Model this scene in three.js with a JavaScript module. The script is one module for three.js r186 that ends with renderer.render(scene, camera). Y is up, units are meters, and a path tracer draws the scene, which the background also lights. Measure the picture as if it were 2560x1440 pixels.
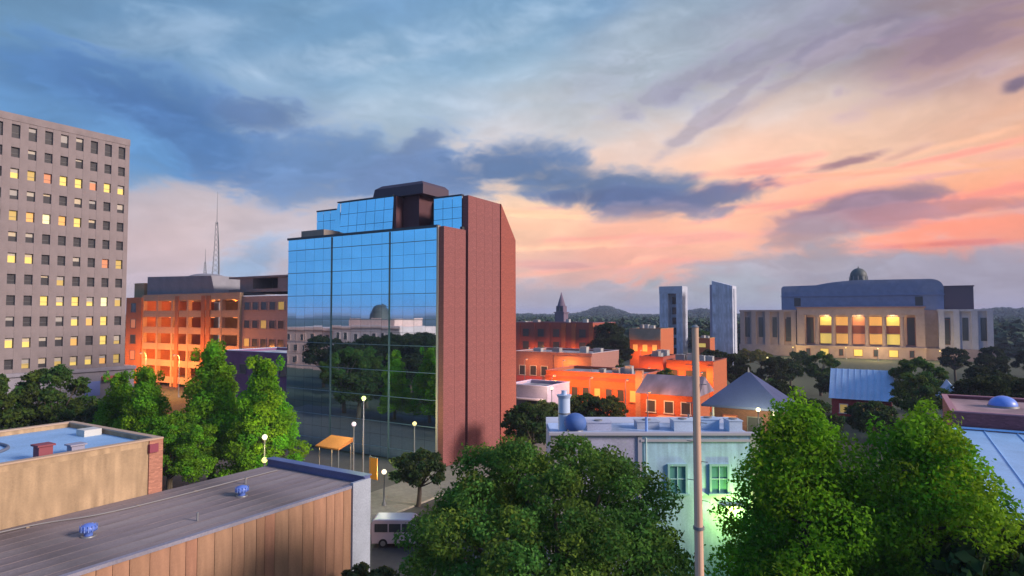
import * as THREE from 'three';
import { mergeGeometries } from 'three/addons/utils/BufferGeometryUtils.js';
import { ConvexGeometry } from 'three/addons/geometries/ConvexGeometry.js';

// ---------------------------------------------------------------- camera, sky, sun, exposure
const R = Math.PI / 180, YAW = 31.3 * R;
const scene = new THREE.Scene();
const camera = new THREE.PerspectiveCamera(49.0, 16 / 9, 0.5, 9000);
camera.position.set(0, 18, 0);
camera.rotation.order = 'YXZ';
camera.rotation.y = YAW; camera.rotation.x = 2.356 * R;
const renderer = new THREE.WebGLRenderer({ antialias: true });
renderer.toneMapping = THREE.LinearToneMapping;
renderer.toneMappingExposure = 1.14;
renderer.shadowMap.enabled = true;
const FOG = 0.00022;                                  // evening haze per metre

// low afterglow, far out on the right of the picture
const SUN_AZ = 112, SUN_EL = 23;
const sunA = YAW - SUN_AZ * R;                       // angle from -Z towards -X
const sun = new THREE.DirectionalLight(new THREE.Color(1.0, 0.85, 0.75), 4.3);
sun.position.set(-Math.sin(sunA) * 400, Math.tan(SUN_EL * R) * 400, -Math.cos(sunA) * 400);
sun.target.position.set(-50, 0, -80); sun.position.add(sun.target.position);
sun.castShadow = true; sun.shadow.radius = 26; sun.shadow.mapSize.set(2048, 2048);
Object.assign(sun.shadow.camera, { left: -300, right: 300, top: 300, bottom: -300, near: 1, far: 1500 });
scene.add(sun, sun.target);

// ---------------------------------------------------------------- noise
function rng(seed) { let a = seed >>> 0; return () => { a = (a + 0x6D2B79F5) | 0; let t = Math.imul(a ^ (a >>> 15), 1 | a); t = (t + Math.imul(t ^ (t >>> 7), 61 | t)) ^ t; return ((t ^ (t >>> 14)) >>> 0) / 4294967296; }; }
const PERM = new Uint8Array(512), VAL = new Float32Array(256);
{ const r = rng(77), p = [...Array(256).keys()]; for (let i = 255; i > 0; i--) { const j = Math.floor(r() * (i + 1)); [p[i], p[j]] = [p[j], p[i]]; } for (let i = 0; i < 512; i++) PERM[i] = p[i & 255]; for (let i = 0; i < 256; i++) VAL[i] = r(); }
function noise3(x, y, z) {
  const X = Math.floor(x), Y = Math.floor(y), Z = Math.floor(z);
  let u = x - X, v = y - Y, w = z - Z; u *= u * (3 - 2 * u); v *= v * (3 - 2 * v); w *= w * (3 - 2 * w);
  const xi = X & 255, yi = Y & 255, zi = Z & 255, A = PERM[xi] + yi, B = PERM[xi + 1] + yi;
  const AA = PERM[A & 511] + zi, AB = PERM[(A + 1) & 511] + zi, BA = PERM[B & 511] + zi, BB = PERM[(B + 1) & 511] + zi;
  const g = (k) => VAL[PERM[k & 511]], l = (t, a, b) => a + t * (b - a);
  return l(w, l(v, l(u, g(AA), g(BA)), l(u, g(AB), g(BB))), l(v, l(u, g(AA + 1), g(BA + 1)), l(u, g(AB + 1), g(BB + 1))));
}
function fbm(x, y, z, n, gain = 0.5) { let s = 0, a = 0.5, t = 0; for (let i = 0; i < n; i++) { s += a * noise3(x, y, z); t += a; a *= gain; x = x * 2.03 + 11.3; y = y * 2.03 + 5.7; z = z * 2.03 + 3.1; } return s / t; }
const lin = (c) => { c /= 255; return c <= 0.04045 ? c / 12.92 : Math.pow((c + 0.055) / 1.055, 2.4); };
const sm = (a, b, t) => { t = Math.min(1, Math.max(0, (t - a) / (b - a))); return t * t * (3 - 2 * t); };

// ---------------------------------------------------------------- the sky: air and clouds by bearing (degrees right of the street grid's view) and elevation
const SKY_AIR = [[-39.1, 20.9, 94, 128, 156], [-29.6, 22.9, 98, 133, 164], [-17.2, 24.9, 104, 142, 174], [0.0, 25.6, 118, 156, 187], [15.1, 24.3, 144, 163, 180], [24.9, 23.8, 136, 144, 164], [33.3, 22.1, 116, 114, 130], [39.1, 20.9, 124, 110, 122], [-38.1, 18.3, 120, 155, 185], [-29.5, 20.4, 112, 148, 184], [-20.5, 20.9, 122, 160, 195], [-10.2, 21.6, 134, 170, 200], [0.0, 21.5, 146, 177, 200], [15.1, 22.1, 164, 176, 187], [24.8, 20.6, 176, 170, 172], [33.3, 19.4, 160, 138, 146], [38.6, 18.2, 196, 154, 150], [-38.5, 15.0, 84, 130, 186], [-30.8, 15.8, 100, 140, 185], [-20.4, 18.4, 138, 166, 193], [-10.2, 18.0, 158, 182, 200], [4.4, 18.2, 186, 191, 195], [15.1, 17.7, 178, 178, 184], [24.8, 17.0, 200, 184, 178], [33.2, 15.7, 192, 170, 168], [38.5, 14.5, 218, 172, 150], [-29.9, 12.6, 110, 150, 195], [-20.3, 14.0, 165, 178, 196], [-10.2, 16.0, 172, 184, 198], [0.7, 15.9, 218, 205, 204], [11.6, 14.6, 238, 210, 194], [21.6, 14.5, 254, 211, 184], [30.5, 13.2, 255, 211, 174], [38.4, 11.5, 255, 203, 158], [-27.9, 9.4, 192, 180, 186], [-21.9, 10.5, 190, 182, 190], [-13.6, 10.7, 180, 178, 190], [0.7, 12.8, 226, 201, 194], [11.5, 12.2, 248, 205, 184], [21.6, 11.6, 255, 197, 168], [30.4, 10.7, 255, 195, 153], [38.3, 9.2, 255, 173, 130], [-30.6, 7.0, 206, 182, 181], [-24.9, 7.4, 216, 187, 178], [-20.6, 8.3, 192, 181, 190], [-10.1, 8.0, 235, 190, 170], [2.5, 8.1, 255, 210, 168], [11.5, 7.6, 255, 191, 158], [21.5, 7.6, 255, 175, 148], [27.5, 7.2, 255, 163, 138], [33.0, 6.2, 255, 145, 118], [38.7, 6.4, 255, 139, 108], [-30.5, 4.2, 200, 176, 180], [-25.7, 4.4, 202, 178, 182], [-20.5, 4.2, 178, 178, 195], [-10.1, 4.8, 225, 165, 155], [2.5, 4.9, 255, 175, 148], [9.7, 5.2, 255, 175, 150], [18.3, 5.0, 255, 171, 148], [27.5, 4.7, 251, 163, 148], [37.8, 4.2, 241, 158, 143], [2.5, 2.0, 180, 166, 176], [11.5, 2.7, 214, 164, 160], [21.4, 1.9, 165, 160, 172], [37.7, 1.6, 162, 155, 166], [-23.3, 1.5, 175, 175, 190], [2.5, 0.2, 170, 166, 176], [21.4, 0.2, 160, 162, 174], [37.7, 0.1, 164, 164, 175], [-31.8, 0.8, 180, 172, 182], [20.9, 8.1, 255, 212, 165], [0.7, 9.2, 255, 212, 172], [35.9, 5.4, 255, 150, 118], [32.9, 5.3, 255, 140, 115]];
const SKY_AIR_ROUND = [
  [62, 3, 196, 150, 146], [60, 10, 250, 158, 116], [60, 20, 226, 180, 162], [60, 36, 150, 162, 188],
  [100, 3, 236, 160, 124], [108, 10, 255, 196, 146], [108, 22, 255, 212, 178], [100, 40, 150, 172, 202],
  [140, 4, 216, 172, 164], [140, 15, 190, 182, 188], [140, 36, 130, 162, 200],
  [180, 4, 160, 170, 194], [180, 18, 118, 158, 202], [180, 42, 92, 138, 194], [-150, 6, 118, 170, 216], [-150, 18, 92, 152, 210], [-150, 40, 82, 134, 194],
  [-110, 5, 104, 174, 226], [-110, 14, 74, 150, 218], [-110, 36, 82, 132, 192], [-70, 4, 138, 166, 204], [-70, 14, 86, 140, 202], [-70, 36, 84, 130, 188],
  [0, 42, 112, 152, 196], [-30, 42, 96, 138, 188], [30, 42, 128, 150, 184], [0, 65, 94, 138, 190], [120, 65, 100, 142, 194], [-120, 65, 84, 132, 190]];
// bearing, elevation, half width, half height, tilt, r, g, b, cover, raggedness
const CLOUDS = [[-35.47, 16.58, 5.66, 2.35, -12, 84, 124, 172, 0.9, 0.5], [-28.85, 15.21, 7.1, 3.16, -14, 78, 114, 164, 0.95, 0.5], [-25.9, 12.78, 6.27, 2.2, -4, 84, 122, 172, 0.9, 0.5], [-21.66, 16.41, 4.15, 1.33, 4, 94, 120, 162, 0.85, 0.6], [-31.25, 11.86, 3.51, 2.11, 0, 96, 142, 190, 0.8, 0.5], [-36.61, 13.99, 4.77, 1.95, 0, 98, 142, 188, 0.7, 0.5], [-19.66, 11.7, 4.89, 1.49, 10, 92, 120, 165, 0.6, 0.7], [-14.33, 13.05, 7.94, 2.7, 4, 100, 130, 172, 0.92, 0.55], [-8.72, 14.85, 3.23, 1.57, 20, 108, 130, 168, 0.85, 0.7], [-17.68, 10.49, 5.33, 1.22, 8, 110, 138, 180, 0.8, 0.6], [-7.99, 11.94, 6.83, 1.91, 0, 104, 128, 168, 0.9, 0.5], [-0.73, 13.46, 5.49, 1.57, 10, 94, 118, 158, 0.9, 0.6], [4.38, 12.02, 8.71, 1.82, -8, 96, 120, 158, 0.95, 0.5], [11.53, 10.78, 8.03, 1.59, -6, 100, 118, 152, 0.92, 0.5], [10.11, 10.13, 6.35, 1.05, -4, 90, 104, 142, 0.8, 0.5], [18.0, 10.13, 4.27, 0.88, 8, 106, 112, 145, 0.8, 0.7], [12.21, 8.83, 3.82, 0.77, 0, 150, 135, 150, 0.6, 0.8], [-21.79, 4.54, 2.68, 1.61, 15, 146, 170, 202, 0.85, 0.6], [-23.33, 3.5, 2.16, 1.33, 0, 150, 172, 200, 0.8, 0.5], [15.09, 19.6, 6.48, 1.02, 22, 148, 146, 166, 0.55, 0.9], [21.74, 21.06, 8.21, 1.2, 18, 138, 136, 158, 0.55, 0.9], [29.26, 21.31, 6.68, 1.27, 16, 130, 122, 144, 0.55, 0.9], [7.32, 20.09, 3.97, 1.46, 10, 160, 168, 185, 0.45, 0.9], [18.43, 17.37, 5.59, 0.58, 34, 152, 144, 160, 0.6, 0.9], [24.82, 19.12, 6.02, 0.66, 24, 158, 146, 158, 0.5, 0.9], [35.8, 19.67, 4.81, 1.87, 14, 136, 116, 136, 0.6, 0.9], [34.49, 17.19, 4.95, 0.83, 12, 172, 146, 154, 0.5, 0.9], [38.97, 15.87, 0.99, 0.58, 20, 112, 100, 124, 0.85, 0.7], [28.21, 12.06, 2.54, 0.43, 8, 150, 118, 130, 0.85, 0.7], [32.06, 12.21, 2.09, 0.3, 14, 190, 150, 145, 0.5, 0.9], [29.55, 8.81, 4.66, 0.75, 4, 128, 112, 134, 0.85, 0.6], [26.98, 7.58, 4.88, 1.12, -2, 150, 126, 142, 0.8, 0.6], [33.76, 7.83, 5.5, 0.54, 0, 172, 126, 132, 0.7, 0.8], [24.89, 6.41, 3.27, 1.31, 8, 158, 140, 150, 0.8, 0.6], [23.32, 3.16, 10.04, 1.83, 3, 160, 155, 168, 0.92, 0.6], [31.59, 2.93, 8.89, 2.16, 3, 156, 152, 166, 0.95, 0.45], [37.71, 2.44, 6.3, 2.15, -2, 156, 150, 166, 0.95, 0.45], [15.9, 1.39, 8.68, 1.92, 2, 160, 164, 175, 0.95, 0.5], [6.14, 1.26, 10.02, 1.37, 0, 168, 164, 176, 0.92, 0.6], [12.51, 2.83, 1.72, 0.99, 0, 160, 166, 176, 0.85, 0.8], [26.05, 4.72, 3.2, 1.3, 10, 158, 150, 160, 0.8, 0.7], [7.93, 2.51, 2.13, 0.72, 0, 170, 164, 175, 0.8, 0.7], [5.08, 4.33, 4.68, 0.43, -3, 205, 150, 150, 0.6, 0.8], [14.94, 6.47, 5.41, 0.42, 3, 226, 150, 146, 0.5, 0.8], [34.21, 5.25, 4.69, 0.3, 0, 214, 116, 112, 0.6, 0.8], [-28.59, 2.71, 3.39, 0.64, 0, 188, 172, 184, 0.5, 0.8]];
{ const r = rng(5); for (let k = 0; k < 46; k++) {            // the same kind of cloud goes on round the rest of the sky
    const az = 48 + r() * 264, a = az > 180 ? az - 360 : az, el = 7 + r() * 26; if (a < -85 && a > -130 && el < 18) continue;
    const warm = Math.max(0, 1 - Math.abs(a - 95) / 75);
    CLOUDS.push([a, el, 4 + r() * 9, 0.8 + r() * 2, r() * 20 - 8, 100 + 60 * warm, 126 + 14 * warm, 170 - 16 * warm, 0.45 + 0.3 * r(), 0.8]);
  } }
{ const r = rng(12); for (let k = 0; k < 90; k++) {            // thin lit streaks and grey bars low in the glow
    const c = [[244, 150, 138], [255, 208, 164], [196, 152, 158], [250, 170, 140], [232, 138, 132], [255, 190, 150]][Math.floor(r() * 6)];
    CLOUDS.unshift([-2 + r() * 100, 3.2 + r() * 9.5, 2 + r() * 5, 0.12 + r() * 0.3, r() * 10 - 2, ...c, 0.3 + 0.4 * r(), 0.95]);
  }
  for (let k = 0; k < 40; k++) CLOUDS.unshift([-40 + r() * 84, 13 + r() * 14, 4 + r() * 9, 0.3 + r() * 0.9, 8 + r() * 14, 176, 186, 200, 0.07 + 0.1 * r(), 0.95]);
}
function makeSky() {
  const W = 4096, H = 2048, HH = H / 2, data = new Float32Array(W * H * 4);
  const pts = [...SKY_AIR.map((p) => [...p, 3.5]), ...SKY_AIR_ROUND.map((p) => [...p, 15])];
  const GW = 361, GH = 92, grid = new Float32Array(GW * GH * 3);
  for (let j = 0; j < GH; j++) for (let i = 0; i < GW; i++) {
    const az = i - 180, el = j - 1, ce = Math.max(0.15, Math.cos(el * R)); let s = 1e-12, c = [0, 0, 0];
    for (const p of pts) { let da = Math.abs(az - p[0]); if (da > 180) da = 360 - da; da *= ce; const de = (el - p[1]) * (p[5] < 10 ? 1.35 : 1), w = Math.exp(-(da * da + de * de) / (2 * p[5] * p[5])) * (p[5] < 10 ? 1 : 0.5) + 1e-9 / (1 + da * da + de * de); s += w; for (let k = 0; k < 3; k++) c[k] += w * p[2 + k]; }
    for (let k = 0; k < 3; k++) grid[(j * GW + i) * 3 + k] = c[k] / s;
  }
  const n1 = new Float32Array(W * HH), AZ = new Float32Array(W), col = new Float32Array(W * HH * 3);
  const fx = -Math.sin(YAW), fz = -Math.cos(YAW), rx = Math.cos(YAW), rz = -Math.sin(YAW);
  for (let i = 0; i < W; i++) {
    const ph = ((i + 0.5) / W - 0.5) * 2 * Math.PI, cx = Math.cos(ph), cz = Math.sin(ph);
    AZ[i] = Math.atan2(cx * rx + cz * rz, cx * fx + cz * fz) / R;
    for (let j = 0; j < HH; j++) {
      const el = (j + 0.5) / HH * 90, o = j * W + i;
      const q1 = fbm(cx * 7 + 3, el * 0.3 + 5, cz * 7 + 8, 3) - 0.5, q2 = fbm(cx * 7 + 31, el * 0.3 + 15, cz * 7 + 18, 3) - 0.5;
      n1[o] = fbm(cx * 13 + 20 + q1 * 2.2, el * 0.62 + q2 * 2.4, cz * 13 + 20 + q1 * 2.2, el < 34 ? 6 : 4, 0.6);
      const wa = (fbm(cx * 4 + 7, el * 0.30 + 40, cz * 4, 3) - 0.5), we = (fbm(cx * 5, el * 0.35 + 9, cz * 5 + 70, 4) - 0.5);
      let ga = AZ[i] + wa * 11 + 180, ge = el + we * 3.4 + 1; if (ga < 0) ga += 360; if (ga >= 360) ga -= 360; ge = Math.min(90.9, Math.max(0, ge));
      const ia = Math.floor(ga), ie = Math.floor(ge), u = ga - ia, v = ge - ie, q = (ie * GW + ia) * 3;
      const wisp = 1 + 0.16 * (n1[o] - 0.5);
      for (let k = 0; k < 3; k++) col[o * 3 + k] = wisp * ((grid[q + k] * (1 - u) + grid[q + 3 + k] * u) * (1 - v) + (grid[q + GW * 3 + k] * (1 - u) + grid[q + GW * 3 + 3 + k] * u) * v);
    }
  }
  for (let [ca, ce, ra, re, tilt, r, g, b, cover, rag] of CLOUDS) {
    const big = ra > 3.5 ? 1.22 : 1.12; ra *= big; re *= big; const ct = Math.cos(tilt * R), st = Math.sin(tilt * R), span = Math.max(ra, re) * 2.1;
    const j0 = Math.max(0, Math.floor((ce - span) / 90 * HH)), j1 = Math.min(HH - 1, Math.ceil((ce + span) / 90 * HH));
    for (let i = 0; i < W; i++) {
      let da = AZ[i] - ca; if (da > 180) da -= 360; if (da < -180) da += 360; if (Math.abs(da) > span) continue;
      for (let j = j0; j <= j1; j++) {
        const de = (j + 0.5) / HH * 90 - ce, x = (da * ct + de * st) / ra, y = (-da * st + de * ct) / re, d = Math.sqrt(x * x + y * y); if (d > 2.1) continue;
        const o = j * W + i, v = 1 - d + rag * 3.0 * (n1[o] - 0.5), a = cover * (rag > 0.92 ? sm(-0.5, 1.0, v) : sm(-0.22, 0.66, v)); if (a <= 0) continue;
        const rim = a < 0.5 ? a * (0.5 - a) * 16 : 0, t = 0.88 + 0.26 * n1[o] + 0.10 * rim;
        col[o * 3] += a * (r * t - col[o * 3]); col[o * 3 + 1] += a * (g * t - col[o * 3 + 1]); col[o * 3 + 2] += a * (b * t - col[o * 3 + 2]);
      }
    }
  }
  for (let o = 0; o < W * HH; o++) { const q = (o + W * HH) * 4; data[q] = lin(col[o * 3]); data[q + 1] = lin(col[o * 3 + 1]); data[q + 2] = lin(col[o * 3 + 2]); data[q + 3] = 1; }
  for (let o = 0; o < W * HH; o++) { data[o * 4] = 0.13; data[o * 4 + 1] = 0.12; data[o * 4 + 2] = 0.13; data[o * 4 + 3] = 1; }
  const t = new THREE.DataTexture(data, W, H, THREE.RGBAFormat, THREE.FloatType);
  t.mapping = THREE.EquirectangularReflectionMapping; t.magFilter = t.minFilter = THREE.LinearFilter; t.needsUpdate = true; return t;
}
scene.background = makeSky(); scene.environment = scene.background;

// ---------------------------------------------------------------- surface textures (grain, stains), uv in metres
function grain(seed, metres, fn, size = 512) {
  const d = new Uint8Array(size * size * 4);
  for (let y = 0; y < size; y++) for (let x = 0; x < size; x++) { const v = Math.max(0, Math.min(255, fn(x / size, y / size) * 255)), o = (y * size + x) * 4; d[o] = d[o + 1] = d[o + 2] = v; d[o + 3] = 255; }
  const t = new THREE.DataTexture(d, size, size); t.wrapS = t.wrapT = THREE.RepeatWrapping; t.magFilter = THREE.LinearFilter; t.minFilter = THREE.LinearMipmapLinearFilter; t.generateMipmaps = true; t.colorSpace = THREE.SRGBColorSpace; t.repeat.set(1 / metres, 1 / metres); t.needsUpdate = true; return t;
}
const tile = (f) => (u, v) => { const a = sm(0, 0.2, u) , b = sm(0, 0.2, v); return f(u, v) * a * b + f(u + 1, v) * (1 - a) * b + f(u, v + 1) * a * (1 - b) + f(u + 1, v + 1) * (1 - a) * (1 - b); };
const T = {
  stucco: grain(1, 9, tile((u, v) => 0.80 + 0.16 * fbm(u * 6, v * 6, 1, 4) + 0.10 * (noise3(u * 150, v * 150, 4) - 0.4))),
  stain: grain(2, 7, tile((u, v) => 0.70 + 0.34 * fbm(u * 22, v * 2.2, 3, 4) * fbm(u * 5, v * 4, 8, 3) * 1.7 + 0.06 * noise3(u * 120, v * 120, 4))),
  brick: grain(3, 2.4, (u, v) => { const row = Math.floor(v * 32), x = u * 10 + (row & 1) * 0.5, j = (v * 32 % 1) < 0.16 || (x % 1) < 0.05; return j ? 0.84 : 0.74 + 0.26 * noise3(Math.floor(x) % 10 * 7.3, row * 3.1, 2); }),
  tar: grain(4, 11, tile((u, v) => 0.52 + 0.62 * fbm(u * 7, v * 3, 5, 5) + 0.08 * (noise3(u * 170, v * 170, 1) - 0.5))),
  speck: grain(5, 3, tile((u, v) => 0.72 + 0.2 * fbm(u * 8, v * 8, 7, 3) + 0.2 * (noise3(u * 190, v * 190, 9) - 0.4))),
  bark: grain(6, 1.5, tile((u, v) => 0.55 + 0.5 * fbm(u * 26, v * 5, 2, 3))),
};
function mat(r, g, b, rough = 0.85, map = null, extra = {}) { return new THREE.MeshStandardMaterial({ color: new THREE.Color().setRGB(r, g, b), roughness: rough, metalness: 0, map, ...(map && extra.bump ? { bumpMap: map, bumpScale: extra.bump } : {}), ...(extra.o || {}) }); }
function glow(r, g, b, k) { return new THREE.MeshStandardMaterial({ color: new THREE.Color().setRGB(r * 0.6, g * 0.6, b * 0.6), emissive: new THREE.Color().setRGB(r, g, b), emissiveIntensity: k, roughness: 0.6 }); }

// ---------------------------------------------------------------- building helpers
const used = new Map();
function numbered(name) { const n = used.get(name) || 0; used.set(name, n + 1); return n ? name + '_' + String(n).padStart(3, '0') : name; }
function thing(name, label, category, pos = [0, 0, 0], turn = 0, group) {
  const o = new THREE.Group(); o.name = numbered(name); o.position.set(...pos); o.rotation.y = turn; o.userData = { label, category }; if (group) o.userData.group = group; scene.add(o); return o;
}
function part(name, geo, m, parent, pos) { const o = new THREE.Mesh(geo, m); o.name = name; o.castShadow = o.receiveShadow = true; if (pos) o.position.set(...pos); parent.add(o); return o; }
function struct(name, geo, m) { const o = part(name, geo, m, scene); o.name = numbered(name); o.userData.kind = 'structure'; return o; }
const boxes = new Map();
function box(w, h, d) {                                // uv in metres, shared between alike pieces
  const key = [w, h, d].map((v) => v.toFixed(3)).join(); if (boxes.has(key)) return boxes.get(key);
  const g = new THREE.BoxGeometry(w, h, d), uv = g.attributes.uv, n = g.attributes.normal;
  for (let i = 0; i < uv.count; i++) { const ax = Math.abs(n.getX(i)) > 0.5, ay = Math.abs(n.getY(i)) > 0.5; uv.setXY(i, uv.getX(i) * (ax ? d : w), uv.getY(i) * (ay ? d : h)); }
  boxes.set(key, g); return g;
}
const B = (x0, x1, y0, y1, z0, z1) => box(Math.abs(x1 - x0), Math.abs(y1 - y0), Math.abs(z1 - z0)).clone().translate((x0 + x1) / 2, (y0 + y1) / 2, (z0 + z1) / 2);
const join = (a) => mergeGeometries(a.map((g) => { const k = g.index ? g.toNonIndexed() : g; for (const n of Object.keys(k.attributes)) if (!['position', 'normal', 'uv'].includes(n)) k.deleteAttribute(n); return k; }));
function metreUV(g) { g = g.index ? g.toNonIndexed() : g; g.computeVertexNormals(); const p = g.attributes.position, n = g.attributes.normal, uv = new Float32Array(p.count * 2); for (let i = 0; i < p.count; i++) { const ax = Math.abs(n.getX(i)), ay = Math.abs(n.getY(i)), az = Math.abs(n.getZ(i)); const [a, b] = ax > ay && ax > az ? [p.getZ(i), p.getY(i)] : ay > az ? [p.getX(i), p.getZ(i)] : [p.getX(i), p.getY(i)]; uv[i * 2] = a; uv[i * 2 + 1] = b; } g.setAttribute('uv', new THREE.BufferAttribute(uv, 2)); return g; }
const hull = (pts) => metreUV(new ConvexGeometry(pts.map((p) => new THREE.Vector3(...p))));
const cyl = (r0, r1, h, n = 12) => new THREE.CylinderGeometry(r0, r1, h, n).translate(0, h / 2, 0);

const M = {
  frame: mat(0.10, 0.10, 0.11, 0.5), white: mat(0.72, 0.72, 0.74, 0.7, T.stucco), dark: mat(0.03, 0.03, 0.035, 0.5),
  pane: new THREE.MeshStandardMaterial({ color: new THREE.Color().setRGB(0.05, 0.055, 0.065), roughness: 0.12, metalness: 0.0 }),
  dullPane: new THREE.MeshPhysicalMaterial({ color: new THREE.Color().setRGB(0.05, 0.048, 0.055), roughness: 0.4, specularIntensity: 0.25 }),
  steelDark: mat(0.16, 0.14, 0.16, 0.8), finBlue: mat(0.16, 0.24, 0.55, 0.5),
  metal: mat(0.35, 0.36, 0.38, 0.4, null, { o: { metalness: 0.7 } }), steel: mat(0.20, 0.21, 0.23, 0.5, null, { o: { metalness: 0.4 } }),
  litY: glow(0.92, 0.68, 0.16, 0.42), litO: glow(0.88, 0.46, 0.12, 0.4), litB: glow(1.0, 0.86, 0.44, 0.62), litDim: glow(0.55, 0.38, 0.10, 0.42), litR: glow(0.72, 0.26, 0.12, 0.36),
};
M.unit = [mat(0.42, 0.42, 0.44, 0.6, T.stucco), mat(0.34, 0.30, 0.30, 0.6, T.stucco), mat(0.5, 0.48, 0.46, 0.6, T.stucco)];
const frames = new Map();
function frameGeo(w, h, t = 0.12, d = 0.12) { const k = [w, h, t, d].join(); if (!frames.has(k)) frames.set(k, join([B(-w / 2 - t, w / 2 + t, h / 2, h / 2 + t, 0, d), B(-w / 2 - t * 1.6, w / 2 + t * 1.6, -h / 2 - t, -h / 2, 0, d * 1.7), B(-w / 2 - t, -w / 2, -h / 2, h / 2, 0, d), B(w / 2, w / 2 + t, -h / 2, h / 2, 0, d)])); return frames.get(k); }
function win(parent, x, y, z, turn, w, h, pane = M.pane, frame = M.frame, t, d) {   // frame stands proud of the wall, the pane lies back in it
  const f = part('window', frameGeo(w, h, t, d), frame, parent, [x, y, z]); f.rotation.y = turn; part('pane', box(w, h, 0.03), pane, f, [0, 0, 0.02]); return f;
}
// a flat-roofed block: walls, roof sheet, parapet and coping; origin at its base centre
function block(name, label, category, { x0, x1, z0, z1, h, wall, roof, cop, par = 0.5, group, kit = 0 }) {
  const g = thing(name, label, category, [(x0 + x1) / 2, 0, (z0 + z1) / 2], 0, group), w = Math.abs(x1 - x0), d = Math.abs(z1 - z0), t = 0.3;
  part('wall', join([B(-w / 2, w / 2, 0, h - par, -d / 2, d / 2), B(-w / 2, w / 2, h - par, h, d / 2 - t, d / 2), B(-w / 2, w / 2, h - par, h, -d / 2, -d / 2 + t), B(-w / 2, -w / 2 + t, h - par, h, -d / 2 + t, d / 2 - t), B(w / 2 - t, w / 2, h - par, h, -d / 2 + t, d / 2 - t)]), wall, g);
  part('roof', box(w - 2 * t - 0.02, 0.06, d - 2 * t - 0.02), roof, g, [0, h - par + 0.03, 0]);
  const c = 0.07;
  part('coping', join([B(-w / 2 - c, w / 2 + c, h, h + 0.1, d / 2 - t - c, d / 2 + c), B(-w / 2 - c, w / 2 + c, h, h + 0.1, -d / 2 - c, -d / 2 + t + c), B(-w / 2 - c, -w / 2 + t + c, h, h + 0.1, -d / 2 + t + c, d / 2 - t - c), B(w / 2 - t - c, w / 2 + c, h, h + 0.1, -d / 2 + t + c, d / 2 - t - c)]), cop || wall, g);
  if (kit) { const r = rng(kit); for (let k = 0; k < 4; k++) { const uw = 0.9 + r() * 1.5, uh = 0.7 + r() * 0.9, ud = 0.8 + r(), u = part('rooftop_unit', join([B(-uw / 2, uw / 2, 0, uh, -ud / 2, ud / 2), B(-uw / 2 - 0.05, uw / 2 + 0.05, uh, uh + 0.07, -ud / 2 - 0.05, ud / 2 + 0.05)]), M.unit[k % 3], g, [(r() - 0.5) * (w - 4), h - par + 0.06, d / 2 - 2 - r() * (d * 0.45)]); part('fan', cyl(0.28, 0.28, 0.1, 12), M.steel, u, [0, uh + 0.07, 0]); } for (let k = 0; k < 3; k++) part('vent_pipe', cyl(0.08, 0.08, 0.9, 8), M.metal, g, [(r() - 0.5) * (w - 2), h - par + 0.05, d / 2 - 1.5 - r() * d * 0.5]); }
  return g;
}

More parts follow.
